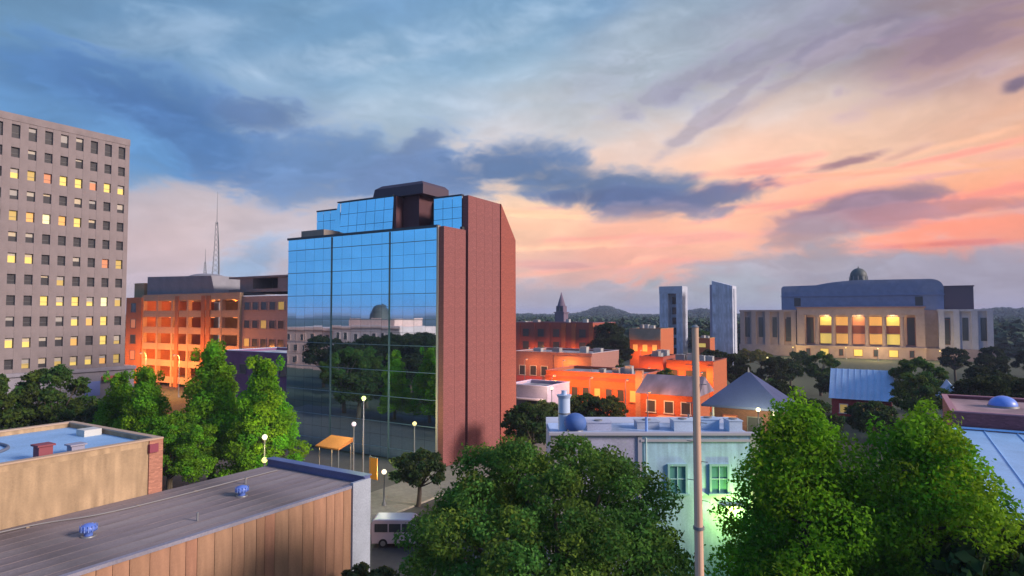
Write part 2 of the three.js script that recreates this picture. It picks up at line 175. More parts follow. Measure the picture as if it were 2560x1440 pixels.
// ---------------------------------------------------------------- ground, streets, hills
{
  const rings = [0, 30, 60, 100, 160, 240, 340, 460, 600, 760, 950, 1150, 1350, 1550, 1800, 2100, 2500, 3200, 4200], seg = 220, pos = [], idx = [], uv = [];
  const ridge = (a, r) => { const az = ((a / R + 540) % 360) - 180; const hump = (c, w, h) => h * Math.exp(-(((az - c) / w) ** 2)); const k = sm(900, 1900, r) * (1 - 0.5 * sm(2600, 4200, r)); return k * (4 + 12 * (fbm(Math.cos(a) * 5 + 9, Math.sin(a) * 5 + 9, r / 700, 3) - 0.5) + hump(8.3, 1.7, 25) + hump(16.6, 1.5, 17) + hump(38, 4, 16)); };
  rings.forEach((r, k) => { for (let s = 0; s <= seg; s++) { const az = s / seg * 2 * Math.PI, w = YAW - az; pos.push(-Math.sin(w) * r, r < 900 ? 0 : ridge(az, r), -Math.cos(w) * r); uv.push(pos.at(-3), pos.at(-1)); if (k && s) { const a = k * (seg + 1) + s, b = a - seg - 1; idx.push(b - 1, a - 1, a, b - 1, a, b); } } });
  const g = new THREE.BufferGeometry(); g.setAttribute('position', new THREE.Float32BufferAttribute(pos, 3)); g.setAttribute('uv', new THREE.Float32BufferAttribute(uv, 2)); g.setIndex(idx); g.computeVertexNormals();
  const n = g.attributes.normal; if (n.getY(300) < 0) { const ix = g.index.array; for (let i = 0; i < ix.length; i += 3) { const t = ix[i]; ix[i] = ix[i + 1]; ix[i + 1] = t; } g.computeVertexNormals(); }
  struct('ground', g, mat(0.045, 0.062, 0.032, 0.95, T.speck));
  const asphalt = mat(0.055, 0.055, 0.06, 0.85, T.speck), pave = mat(0.22, 0.205, 0.19, 0.85, T.speck), line = mat(0.55, 0.52, 0.42, 0.8, T.speck);
  const sheet = (x0, x1, z0, z1, y) => metreUV(new THREE.PlaneGeometry(x1 - x0, z1 - z0).rotateX(-Math.PI / 2).translate((x0 + x1) / 2, y, (z0 + z1) / 2));
  struct('street', sheet(-39, -27, -98, -33, 0.02), asphalt);
  struct('cross_street', sheet(-220, 60, -98, -88, 0.025), asphalt);
  struct('plaza_paving', sheet(-100, -45.5, -59.5, -33, 0.02), mat(0.085, 0.08, 0.078, 0.85, T.speck));
  struct('sidewalk', join([B(-45.4, -39, 0, 0.13, -87, -33)]), pave);
  struct('sidewalk', join([B(-27, -24, 0, 0.13, -87, -34)]), pave);
  struct('kerb', join([B(-38.99, -38.83, 0, 0.15, -87, -33)]), mat(0.40, 0.36, 0.31, 0.8, T.speck));
  struct('lane_marking', join([...Array(14).keys()].map((k) => sheet(-33.08, -32.92, -40 - k * 4, -38 - k * 4, 0.026))), line);
  struct('alley_paving', sheet(-24, 3, -44, -22, 0.02), mat(0.14, 0.135, 0.13, 0.85, T.speck));
}

// ---------------------------------------------------------------- trees
const unit = (r) => { let x, y, z, d; do { x = r() * 2 - 1; y = r() * 2 - 1; z = r() * 2 - 1; d = x * x + y * y + z * z; } while (d > 1 || d < 1e-3); d = Math.sqrt(d); return [x / d, y / d, z / d]; };
function leaves(seed, clumps, n, leaf, base, spread = 0.35) {
  const r = rng(seed), pos = new Float32Array(n * 12), nor = new Float32Array(n * 12), colr = new Float32Array(n * 12), idx = new Uint32Array(n * 6);
  const area = clumps.map((c) => Math.pow(c[3] * c[4] * c[5], 2 / 3)), total = area.reduce((a, b) => a + b, 0); let k = 0;
  const tint = clumps.map(() => { const v = 0.66 + r() * 0.62, y = r() * 0.7 - 0.25; return [base[0] * v * (1 + y), base[1] * v, base[2] * v * (1 - y * 0.5)]; });
  clumps.forEach((c, ci) => {
    const m = ci === clumps.length - 1 ? n - k : Math.min(n - k, Math.round(n * area[ci] / total));
    for (let i = 0; i < m; i++, k++) {
      const d = unit(r), q = 0.5 + 0.55 * Math.sqrt(r()) + (r() < 0.12 ? r() * spread : 0), x = c[0] + d[0] * c[3] * q, y = c[1] + d[1] * c[4] * q, z = c[2] + d[2] * c[5] * q;
      const e = unit(r); let nx = d[0] * 0.55 + e[0] * 0.75, ny = d[1] * 0.55 + e[1] * 0.75 + 0.25, nz = d[2] * 0.55 + e[2] * 0.75; let l = Math.hypot(nx, ny, nz) || 1; nx /= l; ny /= l; nz /= l;
      const f = unit(r); let ux = f[1] * nz - f[2] * ny, uy = f[2] * nx - f[0] * nz, uz = f[0] * ny - f[1] * nx; l = Math.hypot(ux, uy, uz) || 1; ux /= l; uy /= l; uz /= l;
      const vx = ny * uz - nz * uy, vy = nz * ux - nx * uz, vz = nx * uy - ny * ux, L = leaf * (0.5 + 1.0 * r()), Wd = L * (0.45 + 0.25 * r());
      const o = k * 12, P = [[ux * L, uy * L, uz * L], [vx * Wd, vy * Wd, vz * Wd], [-ux * L, -uy * L, -uz * L], [-vx * Wd, -vy * Wd, -vz * Wd]], b = 0.75 + 0.5 * r();
      for (let p = 0; p < 4; p++) { pos[o + p * 3] = x + P[p][0]; pos[o + p * 3 + 1] = y + P[p][1]; pos[o + p * 3 + 2] = z + P[p][2]; nor[o + p * 3] = nx; nor[o + p * 3 + 1] = ny; nor[o + p * 3 + 2] = nz; for (let w = 0; w < 3; w++) colr[o + p * 3 + w] = tint[ci][w] * b; }
      idx.set([k * 4, k * 4 + 1, k * 4 + 2, k * 4, k * 4 + 2, k * 4 + 3], k * 6);
    }
  });
  const g = new THREE.BufferGeometry(); g.setAttribute('position', new THREE.BufferAttribute(pos, 3)); g.setAttribute('normal', new THREE.BufferAttribute(nor, 3)); g.setAttribute('color', new THREE.BufferAttribute(colr, 3)); g.setIndex(new THREE.BufferAttribute(idx, 1)); return g;
}
const leafMat = new THREE.MeshPhysicalMaterial({ vertexColors: true, roughness: 0.95, side: THREE.DoubleSide, transmission: 0.5, thickness: 0, specularIntensity: 0.12 });
const barkMat = mat(0.11, 0.085, 0.065, 0.95, T.bark), redBark = mat(0.20, 0.10, 0.06, 0.95, T.bark);
function limbs(list) { return join(list.map(([a, b, r0, r1]) => { const A = new THREE.Vector3(...a), D = new THREE.Vector3(...b).sub(A), l = D.length(), g = new THREE.CylinderGeometry(r1, r0, l, 8, 3, true).translate(0, l / 2, 0); const p = g.attributes.position; for (let i = 0; i < p.count; i++) { const t = p.getY(i) / l; p.setX(i, p.getX(i) + 0.06 * l * Math.sin(t * 3.1) * 0.4); } return g.applyQuaternion(new THREE.Quaternion().setFromUnitVectors(new THREE.Vector3(0, 1, 0), D.normalize())).translate(...a); })); }
// kinds of tree, each built once at its real size
function conical(seed, H, Rr, n, leaf, base, taper = 0.58) {
  const r = rng(seed), cl = [], br = [[[0, 0, 0], [0, H * 0.5, 0], 0.34, 0.2], [[0, H * 0.5, 0], [0, H * 0.96, 0], 0.2, 0.04]], K = 96;
  for (let k = 0; k < K; k++) { const t = Math.pow((k + r() * 0.8) / K, 0.85), y = H * (0.14 + 0.82 * t), rad = Rr * Math.pow(1 - t, taper) * (0.42 + 0.8 * r()), a = k * 2.4 + r() * 0.8, s = Rr / 4.6 * (0.42 + 0.72 * Math.sqrt(1 - t)) * (0.6 + 0.7 * r()); cl.push([Math.cos(a) * rad * 0.76, y, Math.sin(a) * rad * 0.76, s, s * 0.8, s]); if (k % 4 === 0) br.push([[0, y - s * 0.8, 0], [Math.cos(a) * rad * 0.8, y, Math.sin(a) * rad * 0.8], 0.07, 0.02]); }
  for (let k = 0; k < 7; k++) cl.push([(r() - 0.5) * Rr * 0.5, H * (0.86 + 0.13 * r()), (r() - 0.5) * Rr * 0.5, 0.42, 0.7, 0.42]);
  return { crown: leaves(seed + 1, cl, n, leaf, base), trunk: limbs(br) };
}
function oak(seed, H, Rr, n, leaf, base, K = 22, lump = 1) {   // rounded lobes set apart, each a bunch of smaller clumps
  const r = rng(seed), cl = [], br = [[[0, 0, 0], [0.2, H * 0.34, 0.1], Rr * 0.085, Rr * 0.06]], lobes = [];
  for (let tries = 0; lobes.length < K && tries < 4000; tries++) {
    const e = unit(r); if (e[1] < -0.35) continue; const s = Rr * (0.20 + 0.15 * r()) * lump, q = 0.74 + 0.2 * r(), p = [e[0] * (Rr - s * 0.8) * q * 1.08, H * 0.56 + e[1] * (H * 0.44 - s * 0.75) * q * 1.1, e[2] * (Rr - s * 0.8) * q * 1.08, s];
    if (lobes.every((o) => Math.hypot(o[0] - p[0], (o[1] - p[1]) * 1.15, o[2] - p[2]) > (o[3] + s) * 0.62)) lobes.push(p);
  }
  lobes.forEach(([x, y, z, s], k) => {
    cl.push([x, y, z, s * 0.72, s * 0.62, s * 0.72]);
    for (let m = 0; m < 9; m++) { const e = unit(r), b = s * (0.26 + 0.18 * r()); cl.push([x + e[0] * s * 0.78, y + Math.abs(e[1]) * s * 0.62 - s * 0.12, z + e[2] * s * 0.78, b, b * 0.8, b]); }
    if (k % 2 === 0) br.push([[0.2, H * 0.33, 0.1], [x * 0.85, y - s * 0.3, z * 0.85], Rr * 0.03, Rr * 0.008]);
  });
  for (let k = 0; k < 5; k++) { const e = unit(r); cl.push([e[0] * Rr * 0.35, H * 0.56 + e[1] * H * 0.12, e[2] * Rr * 0.35, Rr * 0.26, Rr * 0.2, Rr * 0.26]); }
  return { crown: leaves(seed + 1, cl, n, leaf, base), trunk: limbs(br) };
}
const KIND = {
  cypress: conical(11, 14.2, 6.2, 90000, 0.085, [0.135, 0.33, 0.012]),
  cypress2: conical(23, 14.0, 6.2, 90000, 0.085, [0.13, 0.31, 0.013]),
  live_oak: oak(35, 12.4, 7.0, 100000, 0.085, [0.095, 0.205, 0.032], 36, 1.0),
  tall: conical(41, 14.6, 4.9, 34000, 0.135, [0.122, 0.31, 0.012], 0.78),
  tall2: oak(43, 13.4, 5.2, 32000, 0.135, [0.10, 0.27, 0.013], 22, 1.0),
  broad: oak(51, 12, 5.0, 16000, 0.18, [0.062, 0.130, 0.024]),
  broad2: oak(57, 9, 4.6, 7000, 0.24, [0.040, 0.080, 0.024]),
  dusky: oak(71, 12, 5.0, 9000, 0.24, [0.026, 0.045, 0.016]),
  yellowish: oak(61, 8.5, 4.4, 6000, 0.24, [0.12, 0.13, 0.025]),
  shrub: oak(67, 3.0, 1.6, 3500, 0.09, [0.10, 0.13, 0.045], 10),
};
for (const k of Object.values(KIND)) { k.crown.computeBoundingBox(); }
function tree(kind, name, label, category, [x, z], s = 1, turn = 0, group, sy = s, bark = barkMat) {
  const g = thing(name, label, category, [x, 0, z], turn, group); g.scale.set(s, sy, s); part('trunk', KIND[kind].trunk, bark, g); part('crown', KIND[kind].crown, leafMat, g); return g;
}
tree('live_oak', 'live_oak', 'large rounded dark green oak at bottom centre in front of the wooden pole', 'tree', [-14.0, -26.6], 1, 0.4);
tree('cypress', 'cypress_tree', 'bright green conical tree just right of the wooden pole, taller of the front pair', 'tree', [-3.7, -30.7], 1, 0);
tree('cypress2', 'cypress_tree', 'bright green conical tree beside the pale blue flat roof at right', 'tree', [1.0, -31.2], 1, 1.9);
tree('broad2', 'leafy_tree', 'low dark green tree at bottom right corner below the pale blue roof', 'tree', [3.7, -29.4], 0.9, 2.2, undefined, 1.17, redBark);
tree('tall', 'street_tree', 'tallest bright green tree on the plaza left of the glass building', 'tree', [-60.0, -39.6], 1.04, 0.3);
tree('tall', 'street_tree', 'bright green tree touching the left edge of the glass building', 'tree', [-52.8, -40.4], 0.95, 2.1);
tree('tall', 'street_tree', 'green pointed tree between the two tallest plaza trees at left', 'tree', [-66.5, -36.6], 0.86, 3.6);
tree('tall', 'street_tree', 'smaller pointed green tree before the orange lit parking deck', 'tree', [-73.5, -37.5], 0.80, 5.0);
tree('broad', 'street_tree', 'dark green tree below the grey office tower, nearest the left picture edge', 'tree', [-87.5, -30.0], 0.98, 1.0);
tree('broad', 'street_tree', 'dark green tree below the fourth window column of the grey office tower', 'tree', [-86.5, -36.5], 1.0, 2.7);
tree('broad2', 'street_tree', 'small green tree behind the blue roof, left of the lavender podium wall', 'tree', [-79.0, -40.5], 0.95, 0.2);
tree('tall2', 'street_tree', 'low green tree rising just behind the tan walled building', 'tree', [-56.5, -33.5], 0.78, 4.2, undefined, 0.70);
tree('broad2', 'round_tree', 'small dome shaped dark green tree at the foot of the red brick wall', 'tree', [-38.6, -46.6], 0.62, 0.7, undefined, 0.62);
[[-22.6, -27.6, 1.25], [-24.5, -26.4, 1.3], [-26.3, -27.6, 1.2], [-21.2, -24.6, 1.1], [-28.2, -28.6, 1.0]].forEach(([x, z, s], i) => tree('shrub', 'shrub', ['olive green shrub under the left side of the oak', 'tallest olive green shrub at bottom centre beside the brown wall', 'olive green shrub below the white corner pier', 'small olive green shrub at the bottom edge nearest the oak', 'small olive green shrub pressed against the brown siding'][i], 'shrub', [x, z], s, i * 1.3));
// trees of the middle distance
const MID = [['dusky', -73.6, -177.6, 1.35, 'dark tree standing right of the long red brick hall'], ['dusky', -66, -163, 1.05, 'dark tree below the distant blue hill, in front of the tan building'], ['broad2', -62.5, -150, 0.9, 'small dark tree behind the salmon walled block'],
  ['yellowish', -44.5, -226, 0.75, 'yellowish green tree below the left wing of the columned courthouse'], ['yellowish', -36, -206, 0.85, 'yellow green lamp lit tree left of the courthouse steps'], ['broad2', -22.2, -166, 0.75, 'dark tree left of the courthouse centre, nearest the pavilion roof'],
  ['broad', -14.6, -155, 0.82, 'dark green tree in front of the courthouse left columns'], ['broad2', -10.6, -136, 0.78, 'dark green tree beside the left gable end of the blue roofed house'], ['broad', 3.0, -124.6, 0.92, 'dark green tree right of the blue roofed house'],
  ['broad', 2.6, -111, 0.80, 'dark green tree between the blue roofed house and the small gable'], ['dusky', 13, -205, 0.8, 'black green tree under the right wing of the courthouse'], ['dusky', 22, -216, 0.8, 'black green tree right of the courthouse, second from the picture edge'], ['dusky', 28, -200, 0.85, 'black green tree at the right picture edge beside the courthouse'],
  ['dusky', -29.0, -136, 0.85, 'dark tree behind the grey hipped pavilion roof'], ['dusky', -33.5, -140, 0.9, 'dark tree at the foot of the right white pylon'], ['broad2', -40.3, -87.0, 0.72, 'dark bush tree in front of the long orange brick block'], ['broad2', -36.3, -86.0, 0.70, 'dark bush tree left of the orange gabled house'], ['broad2', -44.6, -83, 0.6, 'small dark tree beside the blue grey exhaust stack'],
  ['broad2', -37.5, -66.5, 0.86, 'brownish dark tree at the right foot of the red brick tower'], ['broad2', -24.0, -76, 0.62, 'low dark tree between the orange gabled house and the pavilion'], ['broad', -35.8, -111, 0.7, 'dark tree between the two orange red brick blocks'],
  ['broad2', -9.7, -90, 0.85, 'dark tree behind the taller conical tree'], ['broad2', -3.0, -95, 0.78, 'dark tree behind the gap between the conical trees'],  ['broad2', -24.6, -200, 0.85, 'dark tree before the left courthouse lamp'],
  ['dusky', 39, -235, 0.95, 'tall dark tree beyond the right end of the courthouse'], ['broad', -62, -240, 1.0, 'dark tree between the two white pylons'], ['broad2', 8.5, -99, 0.7, 'dark tree right of the small pale blue gable'], ['broad', -18.5, -112, 0.62, 'dark tree between the pavilion roof and the blue roofed house'],
   ['dusky', 18, -180, 0.75, 'black green tree behind the maroon walled block, third from the picture edge'], ['dusky', 27, -172, 0.75, 'black green tree behind the maroon walled block at the picture edge'], ['dusky', 33, -226, 0.75, 'black green tree at the corner of the courthouse right wing'], ['dusky', -22, -140, 0.8, 'black green tree right of the pavilion finial'], ['dusky', 13, -140, 0.75, 'black green tree left of the lamp lit lawn'], ['dusky', -15.5, -104, 0.7, 'black green tree just right of the pavilion eave'], ['dusky', 9.5, -106, 0.85, 'black green tree in front of the small pale blue gable'], ['dusky', 13.5, -116, 0.8, 'black green tree behind the blue roof dome']];
MID.forEach(([k, x, z, s, l], i) => tree(k, 'city_tree', l, 'tree', [x, z], s, i * 1.7));
// woods on the far ridge: one mass
{
  const r = rng(9), g = leaves(91, [[0, 5, 0, 6, 5, 6], [4, 3.5, 2, 5, 4, 5], [-4, 4, -2, 5, 4, 5]], 700, 1.35, [0.040, 0.062, 0.032]), n = 5200, w = new THREE.InstancedMesh(g, new THREE.MeshStandardMaterial({ vertexColors: true, roughness: 1, side: THREE.DoubleSide }), n), m = new THREE.Matrix4(), q = new THREE.Quaternion();
  const down = new THREE.Raycaster(), gnd = scene.getObjectByName('ground'), hump = (az, c, wd, h) => h * Math.exp(-(((az - c) / wd) ** 2));
  for (let i = 0; i < n; i++) {
    const az = (r() * 110 - 52), d = i < 1500 ? 330 + r() * 600 : 900 + r() * 1100, a = YAW - az * R, x = -Math.sin(a) * d, z = -Math.cos(a) * d;
    const k = sm(900, 1900, d), y = d < 900 ? 0 : k * (4 + 12 * (fbm(Math.cos(az * R) * 5 + 9, Math.sin(az * R) * 5 + 9, d / 700, 3) - 0.5) + hump(az, 8.3, 1.7, 25) + hump(az, 16.6, 1.5, 17) + hump(az, 38, 4, 16));
    const s = 0.9 + r() * 0.7; q.setFromAxisAngle(new THREE.Vector3(0, 1, 0), r() * 6.28); m.compose(new THREE.Vector3(x, y - 1.5, z), q, new THREE.Vector3(s * 1.3, s, s * 1.3)); w.setMatrixAt(i, m);
  }
  w.name = 'distant_woods'; w.userData = { kind: 'stuff', label: 'dark blue green woods covering the distant ridge along the horizon', category: 'woods' }; w.castShadow = w.receiveShadow = true; scene.add(w);
}

// ---------------------------------------------------------------- glass office building with red brick end
{
  const g = thing('glass_office_building', 'blue mirrored glass office building with red brick end wall', 'building', [-59.77, 0, -59.87]);
  const r = rng(4), brick = mat(0.285, 0.095, 0.095, 0.85, T.brick), brick2 = mat(0.34, 0.085, 0.065, 0.85, T.brick), core = mat(0.035, 0.035, 0.04, 0.6), cap = mat(0.05, 0.06, 0.075, 0.4, null, { o: { metalness: 0.5 } }), mul = mat(0.10, 0.15, 0.19, 0.45);
  const glass = [[0.58, 0.82, 0.95], [0.56, 0.80, 0.94], [0.60, 0.83, 0.96]].map((c) => new THREE.MeshStandardMaterial({ color: new THREE.Color().setRGB(...c), metalness: 1, roughness: 0.02 }));
  part('core', join([B(-13.8, 13.0, 0, 28.3, -16.3, -0.12)]), core, g);
  const cols = 15, rows = 18, x0 = -13.8, pw = (12.86 - x0) / cols, ph = 1.6;
  for (let i = 0; i < cols; i++) for (let j = 0; j < rows; j++) { const y0 = j ? -0.3 + j * ph : 0.1, h = (j ? ph : 1.2) - 0.028, p = part('glass_panel', box(pw - 0.028, h, 0.05), glass[Math.floor(r() * 3)], g, [x0 + (i + 0.5) * pw, y0 + h / 2 + 0.025, -0.06]); p.rotation.set((r() - 0.5) * 0.0034, (r() - 0.5) * 0.0034, 0); }
  for (let j = 1; j < rows; j += 2) part('horizontal_mullion', box(12.86 - x0, 0.07, 0.07), mul, g, [(12.86 + x0) / 2, -0.3 + j * ph, -0.01]);
  for (const x of [-5.05, 5.30]) part('vertical_mullion', box(0.12, 28.3, 0.12), mul, g, [x, 14.2, 0.02]);
  part('coping', join([B(-13.9, 12.95, 28.42, 28.72, -0.5, 0.12)]), cap, g);
  part('roof', join([B(-13.8, 13.0, 28.3, 28.45, -16.3, -0.5)]), mat(0.2, 0.2, 0.22, 0.9, T.tar), g);
  part('corner_trim', join([B(12.88, 13.14, 0, 28.6, -0.3, 0.16)]), mat(0.36, 0.31, 0.29, 0.6), g);
  for (let k = 0; k < 2; k++) part('brick_panel', B(13.0, 13.88, 0, 28.5, -0.0 - k * 2.24, -2.21 - k * 2.24), brick, g);
  part('groove', B(13.0, 13.35, 0, 29, -5.0, -4.45), core, g);
  for (let k = 0; k < 4; k++) part('brick_panel', B(13.0, 13.88, 0, 33.0, -5.0 - k * 1.87, -6.845 - k * 1.87), brick, g);
  { const s = new THREE.Shape([[12.48, 0], [16.5, 0], [16.3, 28.4], [12.48, 33.0]].map((p) => new THREE.Vector2(...p))); const e = new THREE.ExtrudeGeometry(s, { depth: 1.05, bevelEnabled: false }).rotateY(Math.PI / 2); part('brick_pilaster', metreUV(e.translate(13.0, 0, 0)), brick2, g); }
  // setback storey of sloped and plain glass either side of a dark opening
  part('setback_core', join([B(-13.4, 2.0, 28.45, 32.7, -12.4, -4.95), B(8.6, 13.0, 28.45, 32.7, -12.4, -4.95), B(2.0, 8.6, 28.45, 30.6, -12.4, -8)]), core, g);
  const bank = (a, b, y0, y1, z, nx, ny, tilt = 0) => { const w = (b - a) / nx, h = (y1 - y0) / ny; for (let i = 0; i < nx; i++) for (let j = 0; j < ny; j++) { const p = part('glass_panel', box(w - 0.05, h - 0.05, 0.05), glass[Math.floor(r() * 3)], g, [a + (i + 0.5) * w, y0 + (j + 0.5) * h, z - Math.sin(tilt) * (j + 0.5) * h]); p.rotation.x = -tilt; } };
  bank(-13.5, -9.2, 28.75, 33.1, -4.85, 3, 3); bank(8.5, 13.0, 28.75, 33.0, -4.85, 3, 3);
  bank(-8.0, 2.0, 28.75, 33.9, -4.1, 6, 3, 0.06);
  { const s = new THREE.Shape([[-9.6, 28.75], [-8.03, 28.75], [-8.03, 33.85], [-8.5, 33.85]].map((p) => new THREE.Vector2(...p))); part('sloped_glass', new THREE.ExtrudeGeometry(s, { depth: 0.06, bevelEnabled: false }).translate(0, 0, -4.3), glass[0], g); }
  part('setback_coping', join([B(-13.5, -9.4, 33.1, 33.3, -5.3, -4.75), B(8.4, 13.0, 33.02, 33.2, -5.3, -4.75), B(-8.6, 2.0, 33.95, 34.1, -5.2, -4.2)]), cap, g);
  const maroon = mat(0.10, 0.035, 0.045, 0.8, T.stucco), plum = mat(0.055, 0.035, 0.06, 0.6);
  part('stair_bulkhead', join([B(2.6, 5.4, 28.45, 33.94, -10, -5.6), B(2.02, 2.5, 28.45, 33.9, -9, -4.3)]), maroon, g);
  part('air_duct', join([B(5.6, 8.2, 30.6, 33.4, -11, -8.4)]), mat(0.09, 0.085, 0.06, 0.7), g);
  const ph8 = part('penthouse', hull([[-4.6, 0, 2.6], [4.4, 0, 2.6], [-4.6, 0, -3], [4.4, 0, -3], [-4.2, 1.3, 2.6], [4.4, 1.3, 2.6], [-4.2, 1.3, -3], [4.4, 1.3, -3], [-3.2, 1.75, 2.2], [3.9, 1.75, 2.2], [-3.2, 1.75, -2.8], [3.9, 1.75, -2.8]]), plum, g, [2.3, 33.95, -7.4]);
  part('penthouse_fan', cyl(0.9, 1.0, 0.3, 16), M.steel, ph8, [-1.4, 1.75, 0]); part('penthouse_fan', cyl(0.9, 1.0, 0.3, 16), M.steel, ph8, [1.8, 1.75, 0]);
  part('rooftop_unit', join([B(-13.0, -8.4, 28.75, 29.85, -4.2, -1.6)]), mat(0.34, 0.28, 0.24, 0.8, T.stucco), g);
}

// ---------------------------------------------------------------- grey office tower at the left
{
  const g = thing('office_tower', 'tall grey concrete office tower with rows of square windows at left', 'building', [-137.5, 0, -45]);
  const conc = mat(0.27, 0.225, 0.235, 0.9, T.stucco), lav = mat(0.33, 0.31, 0.38, 0.85, T.stucco), X = 12.53, z = (w) => w + 45, zc = (c) => z(-46.15 - 2.414 * c), yr = (k) => 48.5 - 3.53 * k;
  part('core', B(-12.5, 12.05, 0, 51.0, z(-26), z(-64.3)), conc, g);
  const Zs = []; for (let c = -7; c <= 7; c++) Zs.push(c);
  const geo = [], ww = 1.22;
  for (let c = -8; c <= 7; c++) { const a = c === -8 ? z(-26) : zc(c) - ww / 2, b = c === 7 ? z(-64.45) : zc(c + 1) + ww / 2; geo.push(B(12.06, X, 8.2, 50.2, a, b)); }
  for (let c = -7; c <= 7; c++) for (let k = -1; k < 12; k++) { const top = k < 0 ? 50.2 : yr(k) - (k ? 0.84 : 1.15), bot = k === 11 ? 8.2 : yr(k + 1) + (k + 1 ? 0.84 : 1.15); if (k === 11) geo.push(B(12.06, X - 0.04, 8.2, yr(11) - 0.84, zc(c) - ww / 2, zc(c) + ww / 2)); else geo.push(B(12.06, X - 0.04, bot, top, zc(c) - ww / 2, zc(c) + ww / 2)); }
  part('facade_grid', join(geo), conc, g);
  part('parapet', B(11.6, X + 0.06, 50.2, 51.4, z(-25.9), z(-64.5)), conc, g);
  part('roof_plant_room', B(-6, 8, 51, 53.2, z(-28), z(-44)), mat(0.26, 0.23, 0.24, 0.9, T.stucco), g);
  part('podium', join([B(-12.5, X + 0.5, 0, 7.6, z(-25.8), z(-66)), B(-12.5, X + 0.9, 7.6, 8.2, z(-25.6), z(-66.2))]), lav, g);
  const rb = rng(19), bm = [mat(0.42, 0.38, 0.33, 0.9), mat(0.34, 0.32, 0.31, 0.9), mat(0.50, 0.42, 0.30, 0.9)];
  const lit = { Y: M.litY, O: M.litO, B: M.litB, d: M.litDim, r: M.litR };
  const plan = ['........', '........', 'YdrYYrYY', '........', 'dOBOY...', '........', 'YY....rd', '...d....', '..YYYYBd', '....YOY.', 'YY..O.Yd', '.d.dYYOd'];
  for (let k = 0; k < 12; k++) for (let c = -7; c <= 7; c++) {
    const ch = c < 0 ? '.' : plan[k][c], h = k ? 1.68 : 2.3;
    const f = part('window', frameGeo(ww - 0.12, h - 0.12, 0.05, 0.08), M.frame, g, [12.07, yr(k), zc(c)]); f.rotation.y = Math.PI / 2; part('pane', box(ww - 0.12, h - 0.12, 0.03), lit[ch] || M.dullPane, f, [0, 0, 0.025]); const bl = rb(); if (bl < 0.45) { const bh = (h - 0.14) * (0.2 + bl); part('blind', box(ww - 0.14, bh, 0.012), bm[Math.floor(rb() * 3)], f, [0, (h - 0.12 - bh) / 2, 0.05]); } if (bl > 0.3) part('transom', box(ww - 0.12, 0.05, 0.05), M.frame, f, [0, (h - 0.12) * -0.12, 0.06]);
  }
  part('shop_sign', B(X + 0.5, X + 0.62, 3.2, 5.8, z(-57.5), z(-60.0)), mat(0.16, 0.22, 0.55, 0.6), g); part('awning', hull([[X + 0.5, 6.6, z(-60.2)], [X + 0.5, 5.9, z(-60.2)], [X + 1.8, 5.9, z(-60.2)], [X + 0.5, 6.6, z(-63.2)], [X + 0.5, 5.9, z(-63.2)], [X + 1.8, 5.9, z(-63.2)]]), mat(0.5, 0.09, 0.07, 0.8), g);
}

// ---------------------------------------------------------------- lamps
function lampLight(parent, [x, y, z], rgb, k, radius = 6) { const l = new THREE.PointLight(new THREE.Color().setRGB(...rgb), k, 0, 2); l.position.set(x, y, z); l.castShadow = true; l.shadow.radius = radius; parent.add(l); return l; }
const SODIUM = [1.0, 0.33, 0.07], WARM = [1.0, 0.72, 0.34], LIME = [0.80, 1.0, 0.30], PALE = [1.0, 0.90, 0.70];
const bulbs = new Map();
function bulbMat(rgb, k) { const key = rgb.join() + k; if (!bulbs.has(key)) bulbs.set(key, glow(...rgb, k)); return bulbs.get(key); }
function streetLamp(label, [x, z], h, rgb, k, globe = true, group, eye = 1.6) {
  const g = thing('street_lamp', label, 'street lamp', [x, 0, z], 0, group);
  part('base', new THREE.LatheGeometry([[0.22, 0], [0.22, 0.3], [0.12, 0.5], [0.09, 0.9]].map((p) => new THREE.Vector2(...p)), 12), M.steel, g);
  part('post', cyl(0.05, 0.09, h - 0.9, 10), M.steel, g, [0, 0.6, 0]);
  if (globe) { part('collar', cyl(0.16, 0.07, 0.22, 12), M.steel, g, [0, h - 0.42, 0]); part('lamp_globe', new THREE.SphereGeometry(0.235, 18, 12), bulbMat(rgb, eye), g, [0, h, 0]); lampLight(g, [0, h, 0], rgb, k, 10); }
  else { part('arm', new THREE.TubeGeometry(new THREE.QuadraticBezierCurve3(new THREE.Vector3(0, h - 0.4, 0), new THREE.Vector3(0.1, h + 0.3, 0.3), new THREE.Vector3(0.2, h + 0.25, 1.2)), 8, 0.04, 6), M.steel, g); part('lamp_head', new THREE.SphereGeometry(0.34, 14, 8, 0, 6.3, 0, 1.57).scale(0.8, 0.6, 1.2), M.steel, g, [0.2, h + 0.12, 1.3]); part('lamp_lens', new THREE.SphereGeometry(0.23, 14, 10).scale(0.9, 0.6, 1), bulbMat(rgb, eye), g, [0.2, h + 0.08, 1.3]); lampLight(g, [0.2, h + 0.05, 1.3], rgb, k, 9); }
  return g;
}
streetLamp('tall street lamp with yellow green light in front of the mirrored glass', [-48.9, -49.9], 9.0, LIME, 130, true, undefined, 1.5);
streetLamp('street lamp with pinkish white globe left of the yellow green one', [-48.3, -47.9], 6.6, [0.9, 0.72, 0.82], 22, true, undefined, 0.75);
streetLamp('street lamp with pale yellow globe near the corner of the glass front', [-46.9, -55.9], 5.6, [1.0, 0.85, 0.35], 30, true, undefined, 0.9);
streetLamp('low street lamp with white globe beside the orange banner', [-41.4, -45.0], 3.2, PALE, 30, true, undefined, 1.3);
streetLamp('street lamp glowing inside the bright green tree beside the glass building', [-49.0, -37.6], 6.9, PALE, 26, true, undefined, 1.0);
streetLamp('street lamp with yellow light just behind the blue roof coping', [-46.9, -36.0], 5.4, [1.0, 0.86, 0.25], 60, true, undefined, 1.4);
